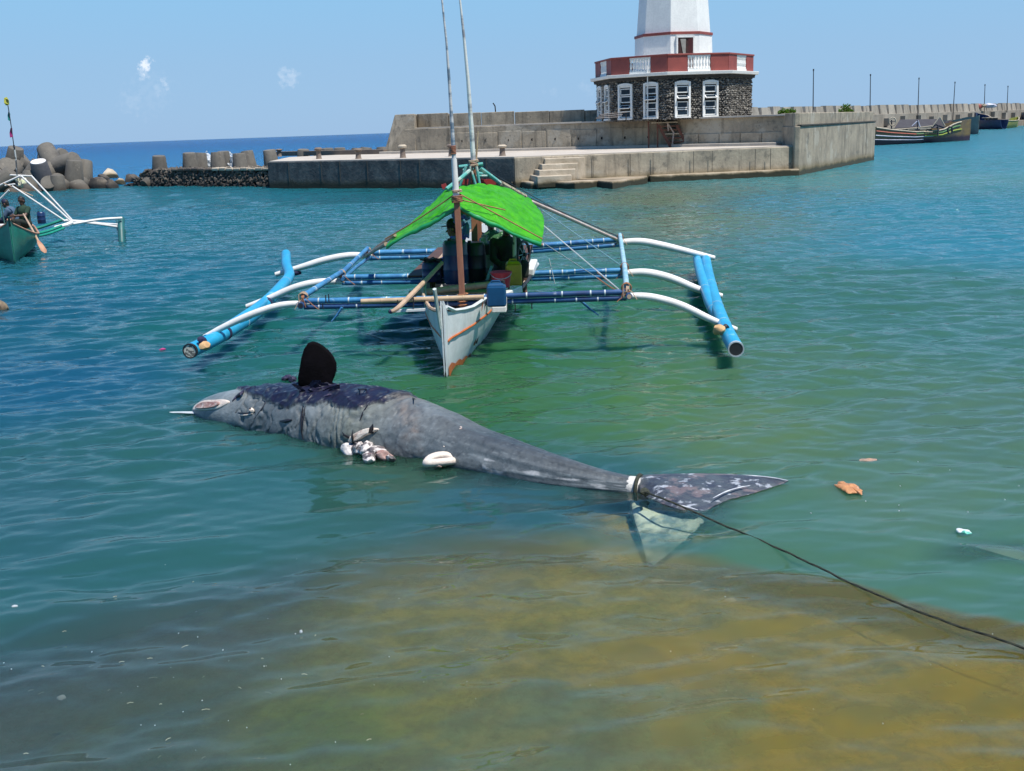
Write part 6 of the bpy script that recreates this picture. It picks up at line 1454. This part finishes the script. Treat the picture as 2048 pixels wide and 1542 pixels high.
# person with green printed shirt further aft, and the darker one before the yellow can
J2 = dict(sit); J2.update(look=(-.5,.8,-.2), wrl=(-.05,.40,.36), ell=(-.24,.18,.30))
pB = PY(983, 450, 18.8); person((pB.x, pB.y, pB.z-.70), R(165), J2, 'person in a green printed shirt seated farther back under the awning', SKD2, GRC, NVC, hair=True, sleeve=.8)
J3 = dict(sit); J3.update(hea=(0,.12,.72), nek=(0,.08,.62), look=(0,1,-.4), che=(0,.06,.46), wrl=(-.10,.42,.10), wrr=(.12,.42,.10))
pC = PY(1008, 452, 17.4); person((pC.x, pC.y, pC.z-.76), R(200), J3, 'person in black hooded clothes bending forward left of the yellow jerrycan', SKD2, DKC, DKC, hat=mat('black_hood', (.012,.013,.012,1), rough=.9), sleeve=1.9)
# ================================================================== the green boat at the left
GRH = mat('green_hull_paint', (.014,.26,.17,1), (.02,.17,.12,1), scale=3, rough=.45, bump=.004, streak=(3,.5,.5,(.015,.07,.05,1)), spots=[(6,.66,(.10,.32,.24,1),.5)])
GRB = mat('green_bamboo', (.02,.30,.20,1), (.01,.18,.13,1), scale=5, rough=.4)
LPK = mat('salmon_plank', (.52,.30,.18,1), (.36,.16,.10,1), scale=5, rough=.7)
gb0 = PZ(29, 524, 0); los = Vector((gb0.x, gb0.y, 0)).normalized(); GA = (Matrix.Rotation(R(1),3,'Z') @ los); GS = Vector((GA.y,-GA.x,0))
def gp(s, x, z): return Vector((gb0.x, gb0.y, 0))+GA*s+GS*x+Vector((0,0,z))
gboat = thing('outrigger_boat', 'green outrigger boat with two people aboard at the left photo edge', 'boat', tuple(gb0))
GST = [(-.42,.02,.012,1.16,.12),(-.05,.08,.03,1.0,-.1),(.5,.36,.13,.80,-.2),(1.2,.64,.28,.62,-.25),(2.2,.78,.40,.54,-.28),(4.5,.78,.42,.58,-.28),(7,.55,.25,.72,-.2),(8.6,.10,.04,1.0,0)]
hull(gboat, gp, GST, GRH, 'hull', .04)
for side in (1,-1):
    mb = MB(); mb.tube([gp(s, side*(float(np.interp(s,[a[0] for a in GST],[a[1] for a in GST]))-.01), float(np.interp(s,[a[0] for a in GST],[a[3] for a in GST]))+.012) for s in np.linspace(-.35,8.4,30)], .03, 6); mb.build('gunwale', LPK, gboat, smooth=True)
mb = MB(); mb.tube([gp(-.50,0,1.22), gp(-.2,0,.5), gp(.02,0,-.1)], .03, 6); mb.build('stem_post', mat('dark_green_paint', (.01,.06,.045,1), rough=.5), gboat)
mb = MB(); mb.box(gp(.75,0,.62), (.5,.5,.03), Matrix.Rotation(math.atan2(GS.y,GS.x),3,'Z')); mb.build('fore_deck', LPK, gboat)
for s in (1.9, 3.2, 4.6): mb = MB(); mb.box(gp(s,0,.50), (1.1,.22,.03), Matrix.Rotation(math.atan2(GS.y,GS.x),3,'Z')); mb.build('thwart', LPK, gboat)
mb = MB(); mb.add([gp(s,x,.12) for s,x in ((.6,-.15),(1.5,-.32),(4.5,-.42),(7,-.2),(7,.2),(4.5,.42),(1.5,.32),(.6,.15))], [tuple(range(8))]); mb.build('floor', mat('red_floor', (.20,.035,.03,1), (.10,.03,.03,1), scale=5, rough=.8), gboat)
gy = 33.0
def gpole(pts, r_, m, name='outrigger_arm'): mb = MB(); mb.tube(curve_pts([PY(*p) for p in pts], 5), r_*.78, 8); return mb.build(name, m, gboat, smooth=True)
gpole([(60,470,32.3),(95,462,32.9),(128,450,33.4)], .055, GRB, 'cross_beam'); gpole([(55,462,34.6),(90,452,34.8),(130,438,35.0)], .06, GRB, 'cross_beam'); gpole([(60,475,31.8),(95,468,32.6),(128,456,33.2)], .05, GRB, 'cross_beam')
gpole([(-30,482,31.8),(20,476,32),(62,470,32.3)], .055, GRB, 'cross_beam'); gpole([(-70,455,32.5),(0,451,32.4),(18,452,32.4)], .06, ARM, 'cross_beam')
gpole([(120,452,33.4),(150,447,33.7),(200,439,34.2),(244,436,34.6)], .052, ARM); gpole([(124,441,35),(150,443,34.8),(195,448,34.8),(238,454,34.8)], .050, ARM); gpole([(132,440,35.4),(170,443,35.4),(205,447,35.5),(238,449,35.5)], .04, ARM)
gpole([(110,456,33.3),(132,450,33.4),(142,446,33.6)], .08, ARM, 'beam_sleeve')
mb = MB(); f0 = PY(241,464,34.3); f1 = PY(243,438,34.9); mb.tube([Vector((f0.x,f0.y,-.05)), lerp(f0,f1,.5), f1], [.10,.105,.10], 12); mb.build('float_end', mat('teal_float', (.02,.14,.14,1), (.015,.09,.09,1), scale=4, rough=.5), gboat, smooth=True)
mb = MB(); mb.tube([Vector((f1.x,f1.y,.25)), Vector((f1.x-.9,f1.y+2.5,.12)), Vector((f1.x-2.2,f1.y+6,.15))], .10, 12); mb.build('float', MATS['teal_float'], gboat, smooth=True)
mb = MB(); mb.tube([gp(-1.2,-3.6,.1), gp(2,-3.7,.05), gp(7,-3.6,.15)], .10, 12); mb.build('float', MATS['teal_float'], gboat, smooth=True)
for (p, q, y0, y1, r_) in [((42,352),(146,446),33.4,33.6,.038),((62,351),(144,440),35,35,.036),((24,372),(130,442),33,33.4,.034),((6,366),(66,392),33,33.2,.02),((48,360),(110,410),34,34.4,.020),((0,398),(18,380),33,33,.03),((20,350),(62,352),34,34.6,.03),((50,362),(88,392),34.4,34.6,.016),((-30,384),(40,352),33.5,33.5,.036),((10,371),(30,368),33.2,33.2,.03)]:
    gpole([(p[0],p[1],y0),(q[0],q[1],y1)], r_, ARM if r_ > .021 else TAN, 'stay_pole')
for (x,y,a_) in ((48,362,.10),(42,366,.07),(40,371,.09),(34,360,.06)): mb = MB(); mb.rock(PY(x,y,33.8), (a_,.06,a_*1.2), x, 1); mb.build('lashing', mat('yellow_white_rag', (.55,.60,.30,1), (.45,.4,.5,1), scale=9, rough=.9), gboat, smooth=True)
gpole([(35,372,33.6),(32,320,33.6),(28,292,33.6)], .03, mat('black_white_pole', (.5,.52,.5,1), (.03,.035,.04,1), scale=4, rough=.6, contrast=(.49,.52), detail=1), 'flag_pole')
gpole([(28,294,33.6),(22,250,33.6),(16,212,33.6),(13,198,33.6)], .018, POLE, 'flag_pole')
gpole([(2,404,32.8),(6,430,32.6),(10,450,32.4)], .022, MATS['dark_green_paint'], 'stay_pole')
def pennant(pts, y, m): 
    mb = MB(); n_ = len(pts); ps = [PY(a, b, y+.05*math.sin(i*2)) for i, (a, b) in enumerate(pts)]; mb.add(ps+[p+Vector((0,.02,0)) for p in ps], [tuple(range(n_)), tuple(range(2*n_-1,n_-1,-1))]+[(k,(k+1)%n_,n_+(k+1)%n_,n_+k) for k in range(n_)]); mb.build('pennant', m, gboat)
pennant([(8,196),(13,194),(17,200),(18,209),(12,211),(8,206)], 33.6, mat('yellow_cloth', (.72,.72,.10,1), rough=.8, transl=.4))
pennant([(17,222),(20,228),(19,242),(16,240),(15,231)], 33.6, mat('teal_cloth', (.03,.35,.32,1), rough=.8, transl=.4)); pennant([(21,256),(24,256),(25,274),(20,275),(19,266)], 33.6, mat('magenta_cloth', (.62,.06,.28,1), rough=.8, transl=.4)); pennant([(26,290),(29,290),(30,296),(26,295)], 33.6, NVC)
# people: yaw chosen in the boat's frame
JP = dict(sit); JP.update(wrl=(-.04,.40,.34), wrr=(.10,.42,.22), ell=(-.24,.20,.34), elr=(.27,.18,.26), look=(-.05,1,-.3))
pp = PY(46, 402, 32.6); person((pp.x, pp.y, pp.z-.74), R(155), JP, 'person in dark green shirt holding the paddle in the green boat', SKD2, DGC, DKC, sleeve=.6)
JC = dict(sit); JC.update(che=(0,.10,.42), nek=(0,.16,.56), hea=(0,.22,.64), shl=(-.18,.12,.48), shr=(.18,.12,.48), ell=(-.22,.25,.26), elr=(.22,.25,.26), wrl=(-.12,.40,.08), wrr=(.14,.40,.08), look=(0,1,-.3))
pc = PY(26, 407, 33.6); person((pc.x, pc.y, pc.z-.66), R(95), JC, 'person in dark cap and grey blue shirt bending left in the green boat', SKD2, mat('grey_blue_cloth', (.07,.13,.20,1), (.05,.09,.15,1), scale=8, rough=.9, bump=.006), NVC, hat=MATS['dark_cap'], sleeve=1.4)
t = thing('paddle', 'pale wooden paddle held down into the water beside the green boat', 'paddle', tuple(PY(70,468,31.9)))
mb = MB(); mb.tube([PY(47,428,31.9), PY(64,458,31.0), PY(78,485,30.5)], [.024,.028,.032], 8); mb.build('shaft', TAN, t, smooth=True)
mb = MB(); a, b = PY(76,481,30.5), PY(91,506,30.3); mb.tube([a, lerp(a,b,.3), lerp(a,b,.8), b], [.035,.075,.085,.03], 10, squash=.3); mb.build('blade', LPK, t, smooth=True)
drum(84, 424, 447, 16, 34.2, HDPE, 'plastic_drum', 'small dark blue drum on the outrigger deck of the green boat', 'drum')

# ================================================================== boats moored along the far breakwater
def moored(label, bow, stern, y0, y1, hw, zb, zm, zs, m, extra=None, group='boats moored at the far breakwater', pale=None):
    a, b = PZ(bow[0], bow[1], 0), PZ(stern[0], stern[1], 0); d = (b-a); L_ = d.length; d.normalize(); sd_ = Vector((d.y,-d.x,0))
    if sd_.y > 0: sd_ = -sd_
    def f(s, x, z): return a+d*s+sd_*x+Vector((0,0,z))
    t = thing('fishing_boat', label, 'boat', tuple(a), group)
    stt = [(-1.7,.06,.02,zb*1.02,zb*.72),(-.9,.10,.04,zb*.99,.6),(.0,.25,.10,zb*.93,-.1),(L_*.12,hw*.6,hw*.3,zb*.7+zm*.3,-.3),(L_*.3,hw*.95,hw*.6,zm*1.05,-.4),(L_*.6,hw,hw*.65,zm,-.4),(L_*.85,hw*.8,hw*.5,(zm+zs)/2,-.3),(L_,hw*.45,hw*.2,zs,-.1)]
    hull(t, f, stt, m, 'hull', .08); return t, f, L_, stt, sd_
def hs(stt, s, z, off=.03):
    g = lambda k: float(np.interp(s, [q[0] for q in stt], [q[k] for q in stt])); bt, bc, zt_ = g(1), g(2), g(3); return float(np.interp(z, [-.1,.02,zt_*.35,zt_*.72+.04,zt_], [bc*.8,bc*1.02,bc+(bt-bc)*.58,bt*.95+bc*.05,bt]))+off
HB1 = mat('brown_yellow_hull', (.17,.12,.045,1), (.09,.07,.05,1), scale=1.2, rough=.6, stain=[(.75,.3,(.018,.008,.03,1),.95)])
t1, f1, L1, s1, sd1 = moored('long wooden boat with curved striped hull and black awning beside the pier corner', (1918,282), (1742,291), 0, 0, 1.15, 2.3, 1.25, 1.9, HB1)
def strip(t, f, stt, fr, s0, s1_, m, r_=.06, name='stripe', dz=0):
    mb = MB(); mb.tube([f(s, hs(stt, s, fr*float(np.interp(s,[q[0] for q in stt],[q[3] for q in stt]))+dz), fr*float(np.interp(s,[q[0] for q in stt],[q[3] for q in stt]))+dz) for s in np.linspace(s0, s1_, 16)], r_, 6); mb.build(name, m, t, smooth=True)
LAV = mat('lavender_paint', (.55,.56,.66,1), rough=.6); 
strip(t1,f1,s1,.98,.2,L1-.1,mat('cream_paint',(.55,.48,.36,1),rough=.6),.07,'gunwale'); strip(t1,f1,s1,.78,L1*.35,L1-.1,mat('coral_paint',(.50,.14,.09,1),rough=.6),.07); strip(t1,f1,s1,.55,L1*.4,L1-.1,LAV,.06); strip(t1,f1,s1,.32,L1*.5,L1-.1,LAV,.05); strip(t1,f1,s1,.60,L1*.0,L1*.5,mat('lime_paint',(.35,.42,.06,1),rough=.6),.07)
strip(t1,f1,s1,.80,.4,L1*.6,mat('green_paint_line',(.10,.25,.10,1),rough=.6),.07)
def pbox(t, px0, px1, y0, y1, yd, dp, m, name, bev=.02):
    a, b = PY(px0, y1, yd), PY(px1, y0, yd); mb = MB(); mb.box(((a.x+b.x)/2, yd, (a.z+b.z)/2), (abs(b.x-a.x), dp, abs(b.z-a.z))); return mb.build(name, m, t, bevel=bev)
yb = f1(L1*.5,0,0).y
AWB = mat('charcoal_awning', (.035,.033,.045,1), (.05,.05,.06,1), scale=2, rough=.8)
mb = MB(); q = [PY(1789,256,yb-1), PY(1800,239,yb), PY(1873,238,yb), PY(1868,254,yb-1), PY(1878,250,yb+1.2), PY(1792,252,yb+1.2)]; mb.add(q+[], [(0,3,2,1),(1,2,4,5)]); o = mb.build('awning', AWB, t1); so_ = o.modifiers.new('s','SOLIDIFY'); so_.thickness = .05
mb = MB(); q = [PY(1862,256,yb-1.1), PY(1879,233,yb-.4), PY(1890,256,yb-1.1), PY(1876,240,yb+1)]; mb.add(q, [(0,2,1),(0,1,3),(1,2,3)]); o = mb.build('awning_front', AWB, t1); so_ = o.modifiers.new('s','SOLIDIFY'); so_.thickness = .05
for (x0,y0,x1,y1,m_) in ((1783,265,1783,240,AWB),(1835,270,1835,240,AWB),(1876,272,1876,250,AWB),(1824,252,1836,241,LAV),(1836,241,1840,254,LAV),(1864,254,1879,234,CREAM),(1880,234,1890,252,CREAM),(1790,260,1864,252,CREAM),(1750,266,1800,258,CREAM),(1800,262,1865,264,TAN)):
    mb = MB(); mb.tube([PY(x0,y0,yb-1.15), PY(x1,y1,yb-1.15)], .07 if m_ is AWB else .06, 6); mb.build('post', m_, t1)
wc = PY(1785,243,yb-1.3); mb = MB(); mb.tube([wc+Vector((.36*math.cos(k),0,.42*math.sin(k))) for k in np.linspace(0,2*math.pi,21)], .07, 6, cap=False); mb.build('life_ring', CREAM, t1, smooth=True)
mb = MB(); mb.tube([wc+Vector((.36,0,0)), wc-Vector((.36,0,0))], .04, 5); mb.build('ring_line', AWB, t1)
wc = PY(1900,260,yb-1.3); mb = MB(); mb.tube([wc+Vector((.24*math.cos(k),0,.34*math.sin(k))) for k in np.linspace(0,2*math.pi,17)], .10, 6, cap=False); mb.build('tyre', BKM, t1, smooth=True)
for i in range(5): pbox(t1, 1806+i*12, 1814+i*12, 258+i%2, 266, yb, .6, [CREAM, TAN, BL2, LPK, AWB][i], 'crate')
HB2 = mat('grey_green_hull', (.16,.22,.20,1), (.10,.14,.14,1), scale=1, rough=.6)
t2, f2, L2_, s2, _ = moored('grey green boat with a red and pink deckhouse behind the striped boat', (1950,268), (1890,266), 0, 0, 1.4, 2.6, 2.0, 2.0, HB2)
yb = f2(L2_*.5,0,0).y; pbox(t2, 1893, 1948, 242, 251, yb, 2.2, mat('pink_cabin', (.50,.26,.24,1), (.35,.12,.11,1), scale=.8, rough=.7, contrast=(.48,.54)), 'cabin'); pbox(t2, 1898, 1952, 240, 242.5, yb, 2.8, CREAM, 'cabin_roof')
for i in range(4): pbox(t2, 1899+i*12, 1904+i*12, 244, 249, yb-1.12, .06, DARK, 'cabin_window', 0)
pbox(t2, 1935, 1950, 250, 254, yb-1.0, .2, CREAM, 'white_band')
HB3 = mat('navy_hull', (.012,.045,.13,1), (.01,.03,.08,1), scale=1, rough=.5)
t3, f3, L3, s3, _ = moored('dark blue boat with sweeping sheer, left of a yellow green one', (1955,258), (2008,258), 0, 0, 1.6, 3.0, 1.6, 1.6, HB3)
strip(t3,f3,s3,1.0,.1,L3,CREAM,.10,'gunwale'); yb = f3(L3*.5,0,0).y; pbox(t3, 1972, 1992, 236, 244, yb, 1.6, mat('dark_cabin', (.08,.05,.05,1), (.3,.28,.25,1), scale=.8, rough=.7, contrast=(.5,.55)), 'cabin'); pbox(t3, 1968, 1996, 234, 236.5, yb, 2.0, CREAM, 'cabin_roof')
t4, f4, L4, s4, _ = moored('small yellow green boat right of the dark blue one', (2032,254), (2002,257), 0, 0, 1.2, 2.0, 1.3, 1.4, mat('yellow_green_hull', (.28,.30,.05,1), (.15,.18,.05,1), scale=1, rough=.6))
strip(t4,f4,s4,1.0,.1,L4,CREAM,.08,'gunwale'); yb = f4(L4*.5,0,0).y; pbox(t4, 2008, 2024, 242, 247, yb, 1.2, CREAM, 'cabin')
t5, f5, L5, s5, _ = moored('dark blue boat cut by the right photo edge', (2040,250), (2110,250), 0, 0, 1.8, 3.2, 2.2, 2.2, HB3); strip(t5,f5,s5,1.0,.1,L5,CREAM,.10,'gunwale')
# pale heaped things on the wall
t = thing('tarp_heap', 'small maroon and white heap lying on top of the far breakwater', 'tarpaulin', tuple(FW(1965)+Vector((0,0,3.3)))); wz_ = FW(1965)
for (x,y,a_,m_) in ((1957,213,.9,RED),(1966,211,.7,CREAM),(1980,211,1.3,LAV)): mb = MB(); mb.rock(PY(x,y,wz_.y-.6), (a_,.5,a_*.4), x, 1); mb.build('heap_piece', m_, t)
